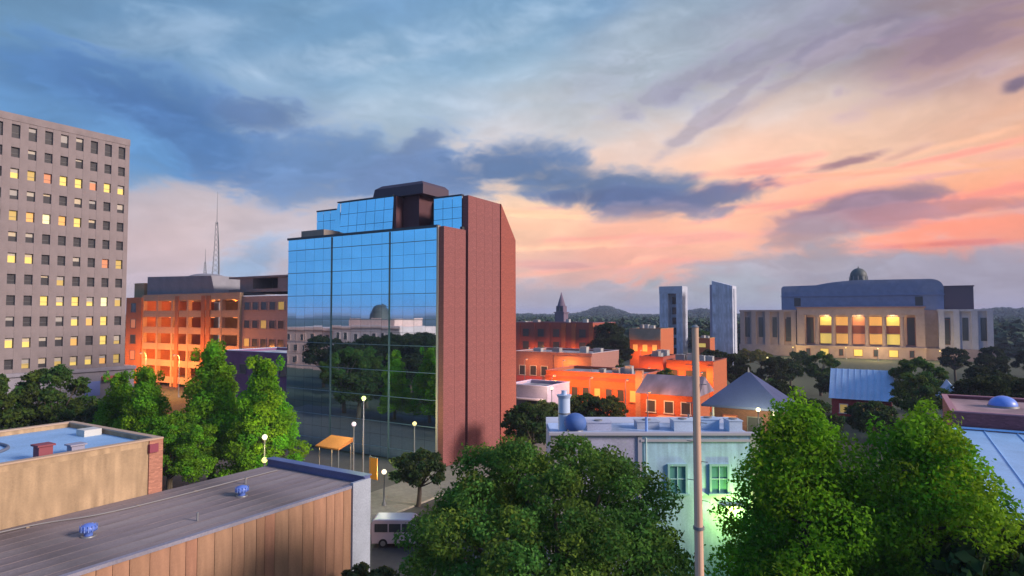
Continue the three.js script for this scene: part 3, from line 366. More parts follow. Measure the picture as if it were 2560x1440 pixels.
streetLamp('street lamp with peach coloured glow beside the pale exhaust stack', [-44.3, -84.3], 6.9, [1.0, 0.66, 0.40], 150, true, undefined, 1.9);
streetLamp('bright yellow white lamp under the eave of the grey pavilion', [-13.2, -73.7], 7.5, [1.0, 0.88, 0.42], 170, true, undefined, 2.4);
// sodium lamps that flood the brick blocks of the middle distance
[[-50.5, -96.2, 'arm lamp before the left end of the long orange brick block'], [-43.5, -96.2, 'arm lamp before the middle of the long orange brick block'], [-37.2, -96.0, 'arm lamp before the right end of the long orange brick block'], [-42.0, -120.5, 'arm lamp before the narrow red brick block'], [-35.8, -114.8, 'arm lamp before the left half of the orange red brick block'], [-30.2, -114.8, 'arm lamp before the right half of the orange red brick block'], [-64.8, -128.5, 'arm lamp before the salmon coloured wall'], [-74.5, -128.2, 'arm lamp before the pinkish low block'], [-64, -177, 'arm lamp before the tan and orange block'], [-29.0, -83.0, 'arm lamp before the orange gabled house'], [-84.5, -171.5, 'arm lamp before the right end of the red brick hall'], [-98.5, -171.5, 'arm lamp before the left end of the red brick hall']].forEach(([x, z, l], i) => { const s = streetLamp('sodium ' + l, [x, z], 7.2, SODIUM, [190, 190, 190, 260, 210, 240, 190, 110, 300, 190, 170, 170][i], false, undefined, 1.2); s.rotation.y = Math.PI; });

// ---------------------------------------------------------------- parking deck and neighbours behind the left trees
{
  const g = thing('parking_deck', 'orange lit brick parking deck beside the grey office tower', 'building', [-143.5, 0, -90.7]);
  const tan = mat(0.66, 0.42, 0.26, 0.85, T.brick), rust = mat(0.55, 0.19, 0.07, 0.85, T.brick), slab = mat(0.36, 0.30, 0.26, 0.9, T.stucco), grey = mat(0.27, 0.265, 0.31, 0.85, T.stucco), dull = mat(0.48, 0.32, 0.29, 0.85, T.brick);
  const L = -24, Rr = 15.8, floors = [1.2, 5.3, 9.4, 13.5, 17.6, 21.7];
  floors.forEach((y, i) => {
    part('floor_slab', B(L, Rr, y - 0.3, y, -22, -0.3), slab, g);
    part('spandrel', B(L, Rr, y - 0.35, y + 1.25, -0.28, 0.02), tan, g);
    if (i < 5) for (const x of [-19, -10, -1, 8]) { part('ceiling_lamp', box(1.3, 0.12, 0.3), bulbMat(SODIUM, 1.4), g, [x, y + 3.62, -4.5]); lampLight(g, [x, y + 3.45, -4.5], SODIUM, 85, 8); }
  });
  part('back_wall', B(L, Rr, 0, 22, -22.3, -22), slab, g);
  for (let k = 0; k <= 6; k++) part('column', B(L + k * 6.6 - 0.35, L + k * 6.6 + 0.35, 0, 22.9, -0.9, -0.26 + 0.34), tan, g);
  for (const x of [-8.6, 2.2, 4.2]) part('brick_pier', B(x - 0.7, x + 0.7, 0, 22.4, -0.2, 0.22), rust, g);
  part('stair_tower', B(-31.4, L - 0.02, 0, 22.3, -20, 0.4), rust, g);
  for (let k = 0; k < 5; k++) win(g, -27.7, 3.2 + k * 4.1, 0.4, 0, 2.2, 2.2, k % 2 ? M.litR : M.pane);
  part('stair_tower_cap', B(-31.2, -26.5, 22.3, 26.2, -14, -1.5), mat(0.40, 0.30, 0.16, 0.85, T.stucco), g);
  part('plant_room', hull([[-24, 22.95, -1], [5, 22.95, -1], [-24, 22.95, -18], [5, 22.95, -18], [-24, 27.7, -1], [3.4, 27.2, -1], [-24, 27.7, -18], [3.4, 27.2, -18]]), grey, g);
  part('roof_dome', new THREE.SphereGeometry(4.6, 18, 8, 0, 6.3, 0, 1.57).scale(1, 0.24, 1), grey, g, [-10.5, 27.45, -9]);
  // quieter wing beside the glass building
  part('wing', B(15.9, 31.6, 0, 22.0, -20, -0.5), dull, g);
  for (let k = 0; k < 5; k++) for (let c = 0; c < 5; c++) win(g, 17.9 + c * 2.9, 3.4 + k * 4.1, -0.5, 0, 1.9, 1.7, (k * 5 + c) % 7 === 3 ? M.litDim : M.pane, dull);
  part('wing_penthouse', join([B(9.5, 31.4, 22.95, 23.7, -16, -1.5), B(13.6, 18.2, 23.7, 26.2, -16, -1.6), B(26.8, 31.4, 23.7, 26.1, -16, -1.6), B(10, 31.4, 23.7, 26.0, -16, -7), B(9.7, 31.4, 26.2, 26.6, -16, -1.4)]), mat(0.26, 0.22, 0.23, 0.85, T.stucco), g);
  for (const x of [11.4, 22.5]) part('louvre', B(x - 1.7 - (x > 15 ? 2 : 0), x + 1.7 + (x > 15 ? 2 : 0), 23.7, 26.2, -6.9, -6.6), M.dark, g);
}
streetLamp('sodium arm lamp before the left half of the parking deck', [-158, -80], 9, SODIUM, 1100, false);
streetLamp('sodium arm lamp before the middle of the parking deck', [-146, -80], 9, SODIUM, 1100, false);
streetLamp('sodium arm lamp before the right half of the parking deck', [-133, -80], 9, SODIUM, 900, false);
streetLamp('sodium arm lamp before the rust coloured stair tower', [-170, -80], 9, SODIUM, 700, false);
{
  const g = block('low_annex', 'low annex with pale blue roof and purple wall between trees and glass building', 'building', { x0: -106, x1: -87.5, z0: -72.2, z1: -84, h: 11.3, wall: mat(0.24, 0.10, 0.23, 0.85, T.stucco), roof: mat(0.6, 0.64, 0.7, 0.7, T.tar), cop: mat(0.45, 0.52, 0.66, 0.6) });
  for (let k = 0; k < 5; k++) win(g, -7.2 + k * 3.6, 8.2, 5.9, 0, 1.6, 1.5);
}
// radio masts behind the deck
function mast(label, [x, z], y0, h, w) {
  const g = thing('radio_mast', label, 'mast', [x, 0, z]); const legs = []; const m = 3;
  for (let k = 0; k < m; k++) { const a = k * 2.094; legs.push([[Math.cos(a) * w, y0, Math.sin(a) * w], [Math.cos(a) * w * 0.25, y0 + h * 0.7, Math.sin(a) * w * 0.25], 0.11, 0.08]); }
  const br = []; for (let t = 0; t < 14; t++) for (let k = 0; k < m; k++) { const f = (u) => w * (1 - 0.75 * u), a = k * 2.094, b = a + 2.094, u = t / 14, v = (t + 1) / 14; br.push([[Math.cos(a) * f(u), y0 + h * 0.7 * u, Math.sin(a) * f(u)], [Math.cos(b) * f(v), y0 + h * 0.7 * v, Math.sin(b) * f(v)], 0.05, 0.05]); }
  part('lattice', limbs([...legs, ...br]), M.steel, g); part('whip', cyl(0.04, 0.12, h * 0.32, 8), M.steel, g, [0, y0 + h * 0.68, 0]); if (y0 > 0.5) part('footing', join([B(-w - 0.4, w + 0.4, 0, y0, -w - 0.4, w + 0.4)]), mat(0.3, 0.28, 0.3, 0.9, T.stucco), g); return g;
}
mast('tall lattice radio mast rising behind the parking deck', [-170.3, -113], 24, 30, 1.5);
mast('short radio mast above the domed roof of the parking deck', [-180.3, -116], 24, 14, 0.9);
mast('short radio mast beside the left edge of the glass building', [-128.5, -113], 22, 15, 0.7);

// ---------------------------------------------------------------- foreground roofs at bottom left
{
  const cream = mat(0.46, 0.32, 0.195, 0.9, T.stain), salmon = mat(0.50, 0.22, 0.15, 0.85, T.brick), mem = mat(0.32, 0.54, 0.86, 0.6, T.stucco);
  const g = block('tan_walled_building', 'tan walled building with pale blue flat roof at lower left', 'building', { x0: -52.6, x1: -40.8, z0: -3, z1: -23.5, h: 9.95, wall: cream, roof: mem, cop: mat(0.42, 0.30, 0.22, 0.8), par: 0.35 });
  part('corner_pilaster', B(5.9, 5.99, 0, 9.94, -9.4, -10.27), salmon, g); part('drain_box', B(5.82, 6.14, 9.2, 9.72, -9.35, -9.9), mat(0.22, 0.04, 0.07, 0.7), g);
  part('roof_vent', join([B(4.6, 5.3, 9.66, 10.5, -3.6, -4.3), B(4.5, 5.4, 10.5, 10.6, -3.5, -4.4)]), mat(0.22, 0.05, 0.07, 0.7), g); part('roof_vent', join([B(4.4, 5.0, 9.66, 10.2, -5.4, -6.1), B(4.3, 5.1, 10.2, 10.28, -5.3, -6.2)]), mat(0.28, 0.27, 0.36, 0.6), g);
  const hose = new THREE.CatmullRomCurve3([[1.6, 9.74, -1.2], [0.6, 9.74, -3.4], [-0.8, 9.74, -4.4], [-3.4, 9.74, -4.2], [-4.6, 9.74, -2.6]].map((p) => new THREE.Vector3(...p))); part('roof_pipe', new THREE.TubeGeometry(hose, 30, 0.10, 8), mat(0.12, 0.14, 0.2, 0.7), g);
  part('roof_hatch', join([B(-1.6, -0.5, 9.66, 10.1, -8.6, -9.7)]), mat(0.5, 0.5, 0.48, 0.6), g);
}
{
  const g = thing('brown_sided_building', 'long low building with brown vertical siding and grey purple roof at bottom left', 'building', [-35.8, 0, -18.0]);
  const r = rng(8), tones = [[0.40, 0.225, 0.14], [0.38, 0.205, 0.125], [0.41, 0.215, 0.135], [0.39, 0.225, 0.14], [0.40, 0.195, 0.125]].map((c) => mat(...c, 0.85, T.stain)), sheets = [[0.265, 0.215, 0.225], [0.245, 0.195, 0.205], [0.285, 0.235, 0.24], [0.23, 0.185, 0.195]].map((c) => mat(...c, 0.9, T.tar));
  part('wall', B(-4.98, 4.9, 0, 6.55, 14, -14), tones[1], g);
  let z = 13.9, k = 0; while (z > -12.3) { const w = Math.min(0.55 + r() * 0.5, z + 12.42); part('siding_panel', box(0.05 + Math.floor(r() * 3) * 0.008, 6.62, w - 0.025), tones[Math.floor(r() * 5)], g, [4.93, 3.34, z - w / 2]); z -= w; k++; }
  for (let i = 0; i < 10; i++) part('roof_sheet', box(0.965, 0.035 + (i % 2) * 0.012, 27.4), sheets[Math.floor(r() * 4)], g, [-4.45 + i * 0.97, 6.57, 0.2]);
  part('roof_edge', B(4.72, 5.02, 6.56, 6.74, 14, -12.4), mat(0.30, 0.28, 0.36, 0.6, T.stucco), g);
  part('end_coping', join([B(-5.0, 5.0, 6.5, 7.05, -13.6, -14.1), B(-5.05, 5.05, 7.05, 7.13, -13.45, -14.2)]), mat(0.13, 0.16, 0.36, 0.5, T.stucco), g);
  for (let i = 0; i < 9; i++) part('roof_seam', box(0.09, 0.02, 27.3), sheets[i % 4], g, [-3.96 + i * 0.97, 6.595, 0.2]);
  { const c = new THREE.CatmullRomCurve3([[-4.2, 6.66, 12], [-4.1, 6.66, 2], [-3.0, 6.66, -1], [-2.9, 6.66, -12.8]].map((p) => new THREE.Vector3(...p))); part('conduit', new THREE.TubeGeometry(c, 60, 0.045, 6), mat(0.2, 0.19, 0.2, 0.6), g); for (let k = 0; k < 8; k++) part('conduit_block', box(0.3, 0.06, 0.14), mat(0.3, 0.22, 0.15, 0.9), g, [k < 5 ? -4.15 : -2.95, 6.63, k < 5 ? 11 - k * 2.2 : -3 - (k - 5) * 3.6]); }
  { const u = part('condenser', join([B(-0.6, 0.6, 0.12, 0.95, -0.45, 0.45), B(-0.64, 0.64, 0.95, 1.0, -0.49, 0.49)]), mat(0.40, 0.38, 0.38, 0.6, T.stucco), g, [-3.0, 6.6, 6.5]); part('condenser_fan', cyl(0.32, 0.32, 0.06, 16), M.dark, u, [0, 1.0, 0]); }
  for (const [x, zz] of [[2.6, -3.2], [-1.8, -9.4], [2.9, 6.2]]) part('plumbing_vent', cyl(0.055, 0.06, 0.45, 8), M.metal, g, [x, 6.6, zz]);
  part('corner_pier', B(4.86, 5.10, 0, 6.9, -12.44, -14.06), mat(0.40, 0.44, 0.54, 0.8, T.stucco), g);
  for (const [x, zz] of [[0.46, -7.5], [0.1, 1.15]]) { const v = part('roof_vent', new THREE.LatheGeometry([[0.2, 0], [0.2, 0.22], [0.36, 0.3], [0.40, 0.46], [0.30, 0.6], [0.12, 0.67], [0, 0.68]].map((p) => new THREE.Vector2(...p)), 18), mat(0.10, 0.18, 0.58, 0.45), g, [x, 6.58, zz]); part('vent_collar', cyl(0.34, 0.36, 0.07, 16), M.steel, v); for (let q = 0; q < 14; q++) { const fn = part('vent_fin', box(0.012, 0.3, 0.05), M.finBlue, v, [Math.cos(q * 0.449) * 0.39, 0.45, Math.sin(q * 0.449) * 0.39]); fn.rotation.y = -q * 0.449 + 0.6; } }
}

// ---------------------------------------------------------------- brick blocks of the middle distance
{
  const red = mat(0.40, 0.09, 0.06, 0.85, T.brick), dkred = mat(0.30, 0.075, 0.06, 0.85, T.brick), orange = mat(0.56, 0.145, 0.055, 0.85, T.brick), salmon = mat(0.52, 0.26, 0.17, 0.85, T.brick), tanm = mat(0.45, 0.33, 0.24, 0.85, T.stucco), grey = mat(0.36, 0.33, 0.37, 0.8, T.tar), lav = mat(0.38, 0.36, 0.55, 0.8, T.stucco);
  let g = block('brick_hall', 'long red brick hall with pilasters right of the glass building', 'building', { x0: -108, x1: -79.3, z0: -177.9, z1: -196, h: 15.3, wall: red, roof: grey, cop: mat(0.25, 0.14, 0.2, 0.8), kit: 101 });
  for (const x of [-12, -6.5, -1, 4.5, 8, 13.9]) part('pilaster', B(x - 0.7, x + 0.7, 0, 15.0, 9.05, 9.45), x > 4 ? orange : red, g);
  for (let k = 0; k < 3; k++) for (const x of [-9.2, -3.7, 1.8, 10.9]) win(g, x, 4 + k * 4, 9.05, 0, 2.2, 2.4, M.pane, dkred);
  g = block('salmon_block', 'low salmon and pink walled block below the red brick hall', 'building', { x0: -80.5, x1: -59.8, z0: -133.5, z1: -150, h: 8.9, wall: mat(0.42, 0.20, 0.17, 0.85, T.brick), roof: grey, cop: mat(0.46, 0.38, 0.42, 0.8), kit: 102 });
  part('salmon_wall', B(0.8, 10.3, 0, 8.2, 8.26, 8.6), salmon, g); for (const x of [-8, -5, -2]) win(g, x, 4.4, 8.25, 0, 1.6, 2.2, M.pane, M.white);
  part('shop_front', B(-9.6, -2.6, 1.2, 3.0, 8.26, 8.5), mat(0.55, 0.10, 0.09, 0.7), g);
  g = block('orange_brick_block', 'long low orange brick block lit by sodium lamps at centre', 'building', { x0: -54.5, x1: -36.4, z0: -101.5, z1: -113, h: 7.8, wall: orange, roof: grey, cop: mat(0.5, 0.12, 0.09, 0.8), kit: 103 });
  for (let k = 0; k < 8; k++) win(g, -7.6 + k * 2.15, 4.2, 5.75, 0, 1.1, 1.9, k % 3 === 1 ? M.litO : M.pane, orange); part('cornice', B(-9.1, 9.1, 6.5, 7.0, 5.76, 6.05), red, g);
  part('end_pier', B(8.0, 9.2, 0, 8.6, 5.3, 6.1), salmon, g);
  g = block('lavender_block', 'small lavender block against the foot of the red brick tower', 'building', { x0: -54, x1: -46.6, z0: -87.2, z1: -95, h: 6.7, wall: lav, roof: grey, cop: mat(0.42, 0.40, 0.62, 0.7) }); win(g, 0.9, 3.6, 3.9, 0, 1.8, 1.6); part('canopy', B(-3, 3.2, 4.6, 4.8, 3.92, 5.2), mat(0.5, 0.42, 0.5, 0.7), g);
  g = block('tan_orange_block', 'tan topped orange block left of the first white pylon', 'building', { x0: -69.5, x1: -59.9, z0: -183.2, z1: -196, h: 13.6, wall: orange, roof: grey, cop: tanm, kit: 104 }); part('upper_wall', B(-4.9, 4.9, 10.2, 13.5, 6.42, 6.6), tanm, g); for (let k = 0; k < 3; k++) win(g, -3 + k * 3, 7.8, 6.4, 0, 1.5, 2.0, M.litO, orange);
  g = block('narrow_red_block', 'narrow bright red brick block in front of the tan topped block', 'building', { x0: -45.8, x1: -40.7, z0: -126, z1: -136, h: 9.2, wall: red, roof: grey, cop: red, kit: 105 }); win(g, 0.6, 5.8, 5, 0, 1.4, 2.0, M.pane, red); win(g, -1.5, 5.8, 5, 0, 1.4, 2.0, M.pane, red);
  g = block('orange_red_block', 'orange red brick block below the white pylons, behind the pole', 'building', { x0: -38.2, x1: -29.3, z0: -120.2, z1: -131, h: 9.1, wall: orange, roof: grey, cop: dkred, kit: 106 }); for (let k = 0; k < 3; k++) for (let j = 0; j < 2; j++) win(g, -2.9 + k * 2.9, 3.2 + j * 3.2, 5.4, 0, 1.3, 1.8, M.pane, red); part('side_bay', B(3.4, 4.6, 0, 8.3, 5.41, 6.3), orange, g);
  g = block('far_orange_block', 'small orange block between the two white pylons', 'building', { x0: -59.4, x1: -54.0, z0: -217.4, z1: -224, h: 9.8, wall: orange, roof: grey, cop: mat(0.5, 0.3, 0.1, 0.8), kit: 107 }); win(g, 0, 7.4, 3.3, 0, 2.6, 1.3, M.litY, orange);
  // gabled house
  g = thing('gabled_house', 'orange walled house with grey purple gabled roof behind the pale rooftops', 'building', [-28.0, 0, -92]); part('wall', join([B(-4, 4, 0, 6.6, -4, 3.5)]), orange, g);
  part('roof', hull([[-4.6, 6.6, 4.1], [4.6, 6.6, 4.1], [-4.6, 6.6, -4.5], [4.6, 6.6, -4.5], [-4.3, 9.0, -0.3], [4.3, 9.0, -0.3]]), mat(0.25, 0.21, 0.28, 0.8, T.tar), g); for (const x of [-2.4, 0.2, 2.6]) win(g, x, 4.8, 3.5, 0, 1.2, 1.6, M.pane, M.white); part('porch', join([B(-1.0, 4.2, 3.5, 3.7, 3.5, 5.6), B(4.0, 4.15, 0, 3.5, 5.4, 5.55), B(-0.9, -0.75, 0, 3.5, 5.4, 5.55)]), salmon, g);
  // pavilion
  g = thing('hipped_pavilion', 'square pavilion with blue grey hipped roof right of the pole', 'building', [-15.6, 0, -80.7]); part('wall', B(-3.6, 3.6, 0, 7.0, -3.6, 2.4), mat(0.16, 0.07, 0.06, 0.85, T.brick), g);
  part('roof', hull([[-4.7, 6.95, 3.6], [4.7, 6.95, 3.6], [-4.7, 6.95, -4.7], [4.7, 6.95, -4.7], [-4.7, 7.2, 3.6], [4.7, 7.2, 3.6], [-4.7, 7.2, -4.7], [4.7, 7.2, -4.7], [0.1, 11.0, -0.5], [-0.1, 11.0, -0.5]]), mat(0.05, 0.075, 0.20, 0.7, T.stucco), g); part('finial', cyl(0.03, 0.14, 0.6, 8), M.steel, g, [0, 10.9, -0.5]); for (const x of [-3.4, 3.4]) part('post', cyl(0.14, 0.16, 6.95, 10), M.white, g, [x, 0, 3.2]); win(g, -1.6, 5.0, 2.4, 0, 1.5, 1.8, M.litR, red); win(g, 1.2, 5.0, 2.4, 0, 1.5, 1.8);
}
// spire of a far church
{ const g = thing('church_spire', 'slender purple church spire far behind the red brick hall', 'spire', [-150.2, 0, -297]); const m = mat(0.17, 0.12, 0.19, 0.85, T.stucco);
  part('tower', join([B(-2.6, 2.6, 0, 18.5, -2.6, 2.6), B(-3, 3, 18.5, 19.1, -3, 3)]), m, g); part('belfry', B(-2.1, 2.1, 19.1, 22.2, -2.1, 2.1), m, g); for (const x of [-0.9, 0.9]) part('louvre', B(x - 0.5, x + 0.5, 19.6, 21.8, 2.11, 2.2), M.dark, g); part('spire', new THREE.ConeGeometry(2.3, 7.4, 8).translate(0, 25.9, 0), m, g); part('nave', join([B(-16, -2.61, 0, 9, -6, 6)]), m, g); part('nave_roof', hull([[-16, 9, -6.3], [-2.61, 9, -6.3], [-16, 9, 6.3], [-2.61, 9, 6.3], [-16, 14, 0], [-2.61, 14, 0]]), m, g); }
// the two white pylons
{ const pale = mat(0.56, 0.60, 0.76, 0.75, T.stain), shade = mat(0.50, 0.54, 0.68, 0.75, T.stucco);
  let g = thing('pylon_tower', 'pale pylon tower with a dark central recess, left of the pole top', 'tower', [-71.6, 0, -234]); part('left_pier', B(-4.3, -1.1, 0, 28.0, -4, 2.7), pale, g); part('right_pier', B(2.0, 4.3, 0, 28.0, -4, 2.7), pale, g); part('recess_wall', B(-1.1, 2.0, 0, 27.4, -4, -0.6), shade, g); part('top_band', B(-4.36, 4.36, 25.6, 28.3, -4.1, 2.8), mat(0.50, 0.54, 0.68, 0.75, T.stucco), g); for (let k = 0; k < 6; k++) win(g, 0.45, 4 + k * 3.8, -0.6, 0, 1.6, 2.4);
  g = thing('pylon_tower', 'pale slab pylon tower with a slanted top, right of the pole top', 'tower', [-53.0, 0, -234]); const s = new THREE.Shape([[-3.5, 0], [3.5, 0], [3.5, 27.9], [-3.5, 29.9]].map((p) => new THREE.Vector2(...p))); part('slab', metreUV(new THREE.ExtrudeGeometry(s, { depth: 6, bevelEnabled: true, bevelSize: 0.12, bevelThickness: 0.12, bevelSegments: 1 }).translate(0, 0, -3.4)), pale, g); part('fin', B(-4.6, -3.63, 0, 28.6, -3, 1.6), mat(0.44, 0.38, 0.50, 0.75, T.stucco), g); part('fin_joint', B(3.63, 3.9, 0, 27, -2.4, 1.2), shade, g); }

// ---------------------------------------------------------------- columned courthouse at right
{
  const g = thing('courthouse', 'columned courthouse with lit yellow portico and dark roof lantern at right', 'building', [-14.5, 0, -296]);
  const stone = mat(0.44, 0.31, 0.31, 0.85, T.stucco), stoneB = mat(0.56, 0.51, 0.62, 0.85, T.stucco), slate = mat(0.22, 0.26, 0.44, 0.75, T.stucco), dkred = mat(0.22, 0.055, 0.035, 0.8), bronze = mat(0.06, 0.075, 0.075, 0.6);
  part('base', B(-46, 46, 0, 4.6, -30, 0.4), stone, g);
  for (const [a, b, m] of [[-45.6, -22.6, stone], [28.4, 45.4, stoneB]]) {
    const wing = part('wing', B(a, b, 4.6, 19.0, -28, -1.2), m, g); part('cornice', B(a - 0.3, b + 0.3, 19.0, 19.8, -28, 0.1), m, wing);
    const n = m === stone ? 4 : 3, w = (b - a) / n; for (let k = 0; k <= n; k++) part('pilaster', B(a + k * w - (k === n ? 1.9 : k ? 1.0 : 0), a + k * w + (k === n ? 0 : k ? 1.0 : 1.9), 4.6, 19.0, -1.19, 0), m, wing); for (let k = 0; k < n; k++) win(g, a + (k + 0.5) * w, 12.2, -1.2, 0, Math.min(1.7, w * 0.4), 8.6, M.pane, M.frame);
  }
  part('hall', B(-22.6, 28.4, 4.6, 19.6, -28, -5.2), stone, g);
  // portico: six columns before lit bays
  const X0 = -20.6, X1 = 22.4, nb = 7, bw = (X1 - X0) / nb;
  part('terrace', join([B(X0 - 1.6, X1 + 1.6, 0, 4.5, 0.42, 3.6), B(X0 - 1.9, X1 + 1.9, 4.5, 4.9, 0.42, 3.9)]), stone, g);
  for (let k = 0; k < nb; k++) win(g, X0 + (k + 0.5) * bw, 2.3, 3.6, 0, k % 2 ? 3.0 : 1.4, 2.6, k % 2 ? M.litY : M.pane, dkred);
  const ent = part('entablature', B(X0 - 1.4, X1 + 1.4, 17.6, 20.4, -5.2, 0.9), stone, g); part('entablature_cornice', B(X0 - 1.9, X1 + 1.9, 20.4, 21.0, -5.2, 1.4), mat(0.38, 0.20, 0.19, 0.85, T.stucco), ent);
  for (let k = 0; k <= nb; k++) { const x = X0 + k * bw; if (k === 0 || k === nb) part('pier', B(x - 1.5, x + 1.5, 4.6, 17.6, -5, 0.7), stone, g); else { const c = part('column', new THREE.CylinderGeometry(0.62, 0.75, 11.6, 16).translate(0, 5.8, 0), stone, g, [x, 5.2, -0.4]); part('column_base', box(2.3, 0.6, 2.3), stone, c, [0, -0.3, 0]); part('capital', box(2.2, 0.8, 2.2), stone, c, [0, 12.0, 0]); } }
  const up = [M.litR, M.litY, M.litO, M.litR, M.litO, M.litY, M.litR], lo = [M.litDim, M.litY, M.litO, M.litR, M.litO, M.litY, M.litR];
  for (let k = 0; k < nb; k++) { const x = X0 + (k + 0.5) * bw; if (k === 0 || k === nb - 1) { win(g, x, 11, -5.2, 0, 2.6, 11, M.dark, dkred); continue; } win(g, x, 15.0, -5.2, 0, 4.5, 3.6, up[k], dkred); win(g, x, 7.6, -5.2, 0, 4.5, 4.2, lo[k], dkred); part('spandrel', B(x - 2.4, x + 2.4, 10.0, 12.9, -5.19, -4.9), dkred, g); }
  for (const x of [-11, 1, 13]) { part('ceiling_lamp', box(1.4, 0.2, 0.5), bulbMat(WARM, 1.5), g, [x, 17.48, -3.2]); lampLight(g, [x, 17.2, -3.2], WARM, 60, 10); }
  for (const x of [-25.6, 30.6]) { win(g, x, 11, x < 0 ? -1.15 : -1.15, 0, 2.6, 9.6, M.dark, dkred); }
  // roof masses
  const sh = new THREE.Shape(); sh.moveTo(-29, 19.6); sh.lineTo(30.6, 19.6); sh.lineTo(30.6, 28.6); sh.quadraticCurveTo(30.2, 31.6, 26.4, 32.0); sh.lineTo(2, 32.2); sh.quadraticCurveTo(-8, 32.0, -15, 30.4); sh.lineTo(-28.2, 30.2); sh.lineTo(-29, 29.4); sh.lineTo(-29, 19.6);
  part('attic', metreUV(new THREE.ExtrudeGeometry(sh, { depth: 22, bevelEnabled: false, curveSegments: 8 }).translate(0, 0.02, -27.5)), slate, g);
  for (const x of [-22.5, 22.3]) part('attic_niche', B(x - 1.3, x + 1.3, 21.4, 25, -5.49, -5.35), M.dark, g);
  part('attic_cornice', B(-29.3, 30.9, 25.6, 26.0, -5.48, -5.1), mat(0.17, 0.20, 0.36, 0.75), g);
  part('rear_block', join([B(31, 40.5, 19.8, 28.9, -27, -10), B(30.7, 40.8, 28.9, 29.3, -27.3, -9.7)]), mat(0.075, 0.05, 0.075, 0.85), g);
  const lan = part('roof_lantern', cyl(3.2, 3.5, 2.2, 16), bronze, g, [0.8, 32.1, -14]); part('lantern_dome', new THREE.SphereGeometry(3.3, 20, 10, 0, 6.3, 0, 1.57).scale(1, 1.05, 1), bronze, lan, [0, 2.2, 0]); part('lantern_finial', cyl(0.05, 0.3, 1.0, 8), bronze, lan, [0, 5.6, 0]);
  for (let k = 0; k < 12; k++) { const a = k / 12 * 6.283; part('lantern_rib', cyl(0.14, 0.14, 2.2, 6), M.steel, lan, [Math.cos(a) * 3.5, 0, Math.sin(a) * 3.5]); }
}
streetLamp('courthouse lamp at the left foot of the steps', [-37, -285], 4.2, [1, 0.72, 0.2], 260, true, undefined, 1.5).scale.set(1, 1, 1);
streetLamp('courthouse lamp left of the middle of the steps', [-17.5, -284], 4.6, [1, 0.7, 0.2], 200, true, undefined, 1.5);
streetLamp('bright courthouse lamp at the middle of the steps', [-6.5, -283], 4.6, [1, 0.75, 0.3], 420, true, undefined, 2.0);
streetLamp('courthouse lamp at the right foot of the steps', [13.5, -285], 4.2, [1, 0.72, 0.2], 200, true, undefined, 1.5);
streetLamp('park lamp lighting the yellowish trees left of the courthouse', [-30.5, -185], 6.0, [1, 0.80, 0.30], 240, true, undefined, 1.6);

// ---------------------------------------------------------------- small houses and roofs at right
{
  const blue = mat(0.42, 0.62, 0.92, 0.55, T.stucco), redw = mat(0.30, 0.045, 0.05, 0.85, T.brick), trim = mat(0.6, 0.6, 0.62, 0.7);
  let g = thing('blue_roofed_house', 'red walled house with broad pale blue metal roof before the courthouse', 'house', [-5.4, 0, -125.5]); part('wall', B(-4.4, 4.4, 0, 3.7, -4.2, 4.2), redw, g); const roof = part('roof', hull([[-4.8, 3.7, 4.8], [4.8, 3.7, 4.8], [-4.8, 3.7, -4.8], [4.8, 3.7, -4.8], [-4.8, 8.4, 0], [4.8, 8.4, 0]]), blue, g);
  for (let k = 0; k < 11; k++) { const s = part('roof_seam', box(0.06, 0.08, 6.75), blue, roof, [-4.7 + k * 0.94, 6.08, 2.4]); s.rotation.x = Math.atan2(4.7, 4.8); } for (const x of [-2.6, 0, 2.6]) win(g, x, 2.0, 4.2, 0, 1.1, 1.4, M.litDim, trim);
  g = thing('small_gable_house', 'small house with pale blue gable among the dark trees at right', 'house', [6.6, 0, -118.5]); part('wall', B(-1.9, 1.9, 0, 4.6, -4, 3.2), trim, g); part('roof', hull([[-2.4, 4.5, 3.6], [2.4, 4.5, 3.6], [-2.4, 4.5, -4.3], [2.4, 4.5, -4.3], [0, 7.6, 3.6], [0, 7.6, -4.3]]), blue, g); win(g, 0, 3.0, 3.2, 0, 1.1, 1.4);
  g = block('blue_roof_warehouse', 'warehouse with broad pale blue flat roof at the right edge', 'building', { x0: 3.6, x1: 28, z0: -34.9, z1: -61.6, h: 9.0, wall: mat(0.36, 0.22, 0.20, 0.9, T.brick), roof: mat(0.32, 0.56, 0.90, 0.55, T.stucco), cop: mat(0.36, 0.62, 0.95, 0.6), par: 0.16 });
  for (let k = 1; k < 12; k++) part('roof_seam', box(0.05, 0.05, 26), mat(0.32, 0.56, 0.90, 0.5), g, [-12.2 + k * 2.03, 8.93, 0]);
  g = block('maroon_walled_block', 'block with maroon wall and pinkish roof above the pale blue warehouse roof', 'building', { x0: 3.6, x1: 28, z0: -61.7, z1: -74, h: 10.2, wall: mat(0.24, 0.075, 0.095, 0.85, T.brick), roof: mat(0.42, 0.27, 0.30, 0.8, T.tar), cop: mat(0.34, 0.16, 0.20, 0.8), par: 0.3 });
  part('roof_dome', new THREE.SphereGeometry(1.05, 20, 10, 0, 6.3, 0, 1.57).scale(1, 0.8, 1), mat(0.12, 0.24, 0.70, 0.4), g, [-8.1, 10.1, -1.2]); part('roof_dome_collar', cyl(1.12, 1.16, 0.2, 20), M.steel, g, [-8.1, 9.93, -1.2]);
  const h = new THREE.Mesh(metreUV(new THREE.PlaneGeometry(60, 26).rotateX(-Math.PI / 2)), mat(0.16, 0.20, 0.04, 0.95, T.speck)); h.position.set(34, 0.03, -150); h.name = 'lawn'; h.userData.kind = 'structure'; h.receiveShadow = true; scene.add(h);
}

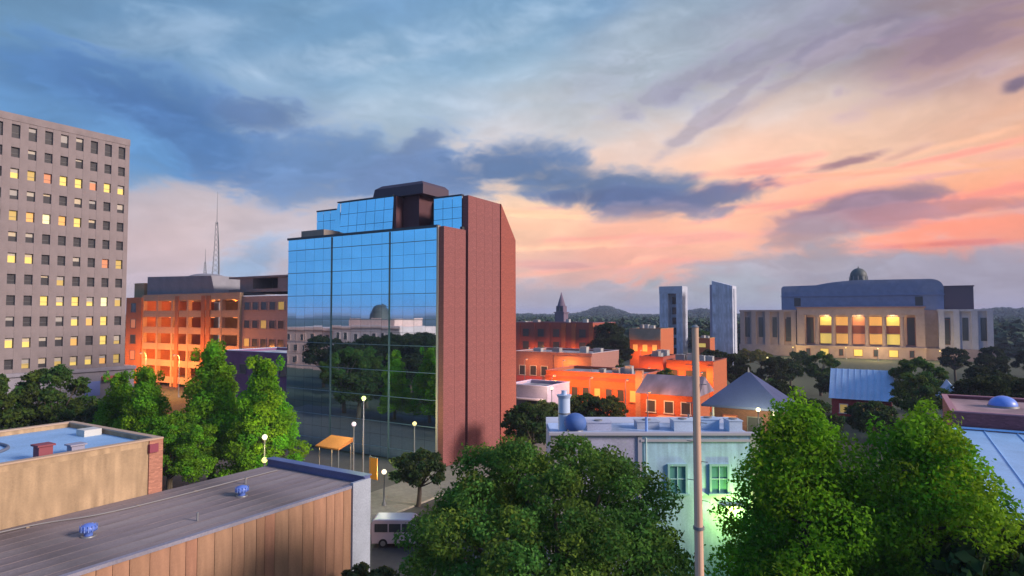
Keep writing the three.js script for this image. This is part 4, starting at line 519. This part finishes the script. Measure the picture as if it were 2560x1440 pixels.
// ---------------------------------------------------------------- pale green and lavender building behind the pole
{
  // origin on the middle of the wall that faces the picture
  const c = (r, d) => [r * Math.cos(YAW) - d * Math.sin(YAW), 0, -r * Math.sin(YAW) - d * Math.cos(YAW)];
  const g = thing('two_tone_building', 'building with lavender and pale green painted wall behind the wooden pole', 'building', c(9.6, 43), YAW);
  const lav = mat(0.54, 0.52, 0.70, 0.85, T.stucco), green = mat(0.48, 0.72, 0.90, 0.85, T.stain), roofm = mat(0.45, 0.58, 0.85, 0.7, T.tar), trim = mat(0.40, 0.38, 0.44, 0.8), w = 7.0;
  part('wall', B(-w, w, 0, 9.6, -5.6, -0.05), lav, g); part('lavender_wall', B(-5.2, -1.02, 0, 9.85, -0.04, 0.06), lav, g); part('green_wall', B(-1.0, 6.4, 0, 9.85, -0.04, 0.08), green, g); part('corner_strip', B(-w, -5.22, 0, 9.85, -0.04, 0.10), mat(0.42, 0.38, 0.38, 0.85, T.stucco), g); part('corner_strip', B(6.42, w, 0, 9.85, -0.04, 0.12), mat(0.55, 0.56, 0.52, 0.85, T.stucco), g);
  part('roof', B(-w + 0.1, w - 0.1, 9.6, 9.72, -5.5, -0.3), roofm, g); part('cornice', join([B(-w - 0.1, w + 0.1, 9.86, 10.02, -0.3, 0.3), B(-0.96, 6.38, 9.42, 9.58, 0.085, 0.2)]), trim, g); part('rear_parapet', B(-w, w, 9.6, 10.1, -5.9, -5.62), mat(0.5, 0.55, 0.68, 0.8), g);
  for (const x of [-1.0, -5.2]) part('pilaster', B(x - 0.14, x + 0.14, 0, 9.8, 0.09, 0.16), trim, g);
  for (const [x, y] of [[1.5, 6.9], [4.3, 6.9]]) win(g, x, y, 0.08, 0, 1.05, 1.8, mat(0.10, 0.26, 0.26, 0.2), mat(0.26, 0.46, 0.46, 0.7), 0.14, 0.14);
  for (const [x, wd, z, hh, col] of [[-3.4, 1.7, -2.8, 0.55, [0.5, 0.52, 0.68]], [0.2, 1.6, -3.4, 0.5, [0.45, 0.5, 0.62]], [2.6, 1.5, -2.6, 0.7, [0.56, 0.66, 0.80]], [4.6, 1.3, -3.2, 0.7, [0.42, 0.58, 0.82]], [6.0, 0.9, -2.0, 0.8, [0.56, 0.68, 0.84]]]) { const u = part('rooftop_unit', join([B(-wd / 2, wd / 2, 0, hh, -0.6, 0.6), B(-wd / 2 - 0.05, wd / 2 + 0.05, hh, hh + 0.06, -0.65, 0.65)]), mat(...col, 0.6, T.stucco), g, [x, 9.72, z]); part('fan', cyl(0.3, 0.3, 0.08, 14), M.steel, u, [0, hh + 0.06, 0]); }
  part('vent_pipe', cyl(0.10, 0.10, 1.0, 10), mat(0.2, 0.34, 0.66, 0.5), g, [-0.1, 9.72, -2.0]); part('vent_pipe', cyl(0.08, 0.08, 0.8, 10), M.steel, g, [3.6, 9.72, -4.6]);
  const st = part('exhaust_stack', join([cyl(0.42, 0.42, 2.3, 18), cyl(0.55, 0.42, 0.25, 18).translate(0, 2.3, 0), cyl(0.2, 0.2, 0.3, 10).translate(0, 2.55, 0)]), mat(0.42, 0.52, 0.70, 0.5), g, [-5.9, 9.72, -2.2]); part('stack_band', cyl(0.45, 0.45, 0.1, 18), M.steel, st, [0, 1.2, 0]);
  const tk = part('water_tank', new THREE.SphereGeometry(0.78, 22, 14).scale(1, 0.85, 1).translate(0, 0.66, 0), mat(0.07, 0.16, 0.46, 0.7, T.stain), g, [-5.2, 9.8, -1.3]); part('tank_stand', cyl(0.5, 0.6, 0.3, 14), M.steel, tk, [0, -0.06, 0]);
  // lit wall lamp low on the green wall
  part('lamp_bracket', B(4.6, 5.6, 5.1, 5.24, 0.08, 0.55), M.steel, g); part('wall_lamp', box(0.48, 0.22, 0.22), bulbMat(LIME, 2.2), g, [5.1, 4.96, 0.42]); lampLight(g, [5.1, 4.9, 1.1], [0.66, 1.0, 0.16], 42, 8);
  part('downpipe', cyl(0.06, 0.06, 9.7, 8), mat(0.45, 0.55, 0.58, 0.6), g, [-0.6, 0, 0.18]); for (const x of [1.5, 4.3]) { part('sash_bar', box(1.05, 0.05, 0.05), mat(0.4, 0.62, 0.64, 0.7), g, [x, 6.95, 0.14]); part('sash_bar', box(0.05, 1.8, 0.05), mat(0.4, 0.62, 0.64, 0.7), g, [x, 6.9, 0.15]); } part('ground_door', B(5.3, 6.3, 0, 2.3, 0.085, 0.16), mat(0.3, 0.36, 0.3, 0.7), g);
}

// ---------------------------------------------------------------- utility pole
{
  const g = thing('utility_pole', 'tall bare wooden utility pole in front of the green wall', 'pole', [-5.35, 0, -20.1]); g.rotation.z = 0.0; const wood = mat(0.95, 0.61, 0.44, 0.85, T.bark);
  const p = cyl(0.105, 0.185, 17.6, 16), a = p.attributes.position; for (let i = 0; i < a.count; i++) a.setX(i, a.getX(i) - 0.10 * (a.getY(i) / 17.6)); p.computeVertexNormals(); part('shaft', p, wood, g);
  part('cap', cyl(0.05, 0.13, 0.08, 14), M.steel, g, [-0.10, 17.58, 0]); part('band', cyl(0.168, 0.17, 0.09, 14), M.steel, g, [-0.06, 11.3, 0]); for (let k = 0; k < 8; k++) { const s = part('step_peg', cyl(0.013, 0.013, 0.2, 6), M.steel, g, [-0.08, 12.2 + k * 0.6, 0]); s.rotation.z = (k % 2 ? 1 : -1) * Math.PI / 2; s.position.x += (k % 2 ? -0.12 : 0.12); }
}

// ---------------------------------------------------------------- parked van, awning, banner
{
  const g = thing('parked_van', 'pale pink white van parked beyond the white corner pier', 'van', [-33.4, 0.02, -38.6], 0.55); const paint = new THREE.MeshPhysicalMaterial({ color: new THREE.Color().setRGB(0.62, 0.50, 0.56), roughness: 0.4, clearcoat: 0.7, clearcoatRoughness: 0.15 }), rub = mat(0.02, 0.02, 0.022, 0.85);
  const s = new THREE.Shape(); s.moveTo(-2.3, 0.35); s.lineTo(2.25, 0.35); s.quadraticCurveTo(2.42, 0.7, 2.3, 0.98); s.lineTo(1.55, 1.12); s.lineTo(0.85, 1.95); s.quadraticCurveTo(0.7, 2.05, 0.4, 2.06); s.lineTo(-2.1, 2.06); s.quadraticCurveTo(-2.35, 2.0, -2.36, 1.6); s.lineTo(-2.3, 0.35);
  part('body', new THREE.ExtrudeGeometry(s, { depth: 1.66, bevelEnabled: true, bevelSize: 0.07, bevelThickness: 0.1, bevelSegments: 3 }).translate(0, 0, -0.83), paint, g);
  for (const z of [-0.945, 0.945]) { for (const [a, b] of [[-2.1, -1.1], [-1.0, -0.1], [0.0, 0.75]]) { const t = new THREE.Shape([[a, 1.2], [b + (b > 0.5 ? 0.42 : 0), 1.2], [b, 1.82], [a, 1.82]].map((p) => new THREE.Vector2(...p))); part('side_window', new THREE.ExtrudeGeometry(t, { depth: 0.02, bevelEnabled: false }).translate(0, 0, z - 0.01), M.pane, g); } part('door_handle', box(0.16, 0.04, 0.03), M.metal, g, [-0.05, 1.05, z]); }
  { const ws = part('windscreen', box(0.02, 0.98, 1.5), M.pane, g, [1.29, 1.54, 0]); ws.rotation.z = 0.70; part('rear_window', box(0.02, 0.6, 1.4), M.pane, g, [-2.44, 1.55, 0]); }
  for (const x of [-1.45, 1.45]) for (const z of [-0.86, 0.86]) { const t = part('wheel', new THREE.CylinderGeometry(0.34, 0.34, 0.22, 20).rotateX(Math.PI / 2), rub, g, [x, 0.34, z]); part('rim', new THREE.CylinderGeometry(0.2, 0.2, 0.24, 14).rotateX(Math.PI / 2), M.metal, t); }
  for (const z of [-0.66, 0.66]) { part('headlight', box(0.06, 0.16, 0.34), M.white, g, [2.37, 0.82, z]); part('tail_light', box(0.05, 0.4, 0.12), mat(0.4, 0.02, 0.02, 0.4), g, [-2.44, 1.2, z]); }
}
{ const g = thing('orange_awning_stall', 'small stall with orange awning in front of the glass building', 'stall', [-50.2, 0.02, -47.2]), o = mat(0.62, 0.22, 0.04, 0.8, T.stucco); part('awning', hull([[-1.6, 4.7, -0.9], [1.6, 4.7, -0.9], [-1.7, 4.2, 1.2], [1.7, 4.2, 1.2], [-1.6, 5.1, -0.9], [1.6, 5.1, -0.9], [-1.7, 4.35, 1.2], [1.7, 4.35, 1.2]]), o, g); for (const x of [-1.4, 1.4]) for (const z of [-0.8, 0.9]) part('post', cyl(0.05, 0.05, 4.4, 8), M.steel, g, [x, 0, z]); part('counter', B(-1.4, 1.4, 0, 1.1, 0.4, 0.8), mat(0.3, 0.16, 0.10, 0.8), g); lampLight(g, [0, 4.0, 0], [1, 0.55, 0.15], 22, 6); part('hanging_bulb', new THREE.SphereGeometry(0.12, 12, 8), bulbMat([1, 0.55, 0.15], 1.5), g, [0, 4.0, 0]); }
{ const g = thing('orange_banner', 'upright orange banner on a pole beside the low white lamp', 'banner', [-42.6, 0.13, -44.4]), o = mat(0.75, 0.28, 0.02, 0.8); part('pole', cyl(0.04, 0.05, 4.6, 8), M.steel, g); part('cloth', B(-0.1, 0.9, 2.4, 4.4, -0.03, 0.03), o, g); part('crossbar', B(-0.15, 0.95, 4.4, 4.46, -0.04, 0.04), M.steel, g); }

// ---------------------------------------------------------------- what the mirrored glass looks at, left of the picture
{
  const g = thing('stone_hall', 'pinkish stone hall with dark cupola, seen mirrored in the glass building', 'building', [-150, 0, 30]), pink = mat(0.90, 0.56, 0.50, 0.85, T.stucco), pale = mat(0.84, 0.62, 0.62, 0.85, T.stucco);
  part('left_wing', B(-27, -2.8, 0, 13.6, -7.2, 8), pink, g); part('centre', B(-2.6, 25.6, 0, 14.4, -8.2, 9), pale, g); part('upper_storey', B(2.4, 21.6, 14.4, 16.6, -6, 7), pink, g); part('cupola_drum', cyl(3.2, 3.4, 1.6, 16), mat(0.07, 0.075, 0.08, 0.7), g, [10, 16.6, 0]); part('cupola', new THREE.SphereGeometry(3.1, 18, 10, 0, 6.3, 0, 1.57), mat(0.06, 0.065, 0.07, 0.7), g, [10, 18.1, 0]);
  part('cornice', join([B(-27.3, -2.8, 12.6, 13.0, -7.5, -7.21), B(-2.9, 25.9, 13.6, 14.0, -8.5, -8.21)]), pink, g);
  for (let k = 0; k < 6; k++) for (let j = 0; j < 3; j++) win(g, -25 + k * 3.9, 3 + j * 3.7, -7.2, Math.PI, 1.5, 2.0, M.pane, pink); for (let k = 0; k < 7; k++) for (let j = 0; j < 3; j++) win(g, -0.6 + k * 3.9, 3 + j * 4, -8.2, Math.PI, 1.5, 2.2, M.pane, pale);
}
[[-111, -12, 1.0], [-105.4, -6, 1.05], [-103, 1, 1.1], [-100.5, 9, 1.12], [-112.6, 16.6, 1.15], [-101.4, -18, 0.85], [-96, 4, 0.95], [-94, -8, 0.8], [-118, 2, 1.1], [-92, 14, 1.0], [-88, -2, 0.75], [-84, 6, 0.9], [-107, 8, 1.15], [-90, -16, 0.7], [-98, -1, 1.05], [-121, -10, 1.1], [-116, 10, 1.1], [-70, -12, 0.8], [-62, -1, 0.85], [-76, -5, 0.9], [-80, -15, 0.85], [-68, 6, 1.0], [-76, 10, 1.0], [-85, -20, 0.8], [-58, 8, 0.9]].forEach(([x, z, s], i) => tree('dusky', 'park_tree', 'dark tree of the park mirrored in the lower part of the glass', 'tree', [x, z], s, i * 1.9, 'park trees mirrored in the glass front'));

for (const o of scene.children) o.traverse((k) => { if (k.isMesh) { k.castShadow = true; k.receiveShadow = true; } });
if (FOG) scene.fog = new THREE.FogExp2(0x9aa6c8, FOG);
renderer.render(scene, camera);
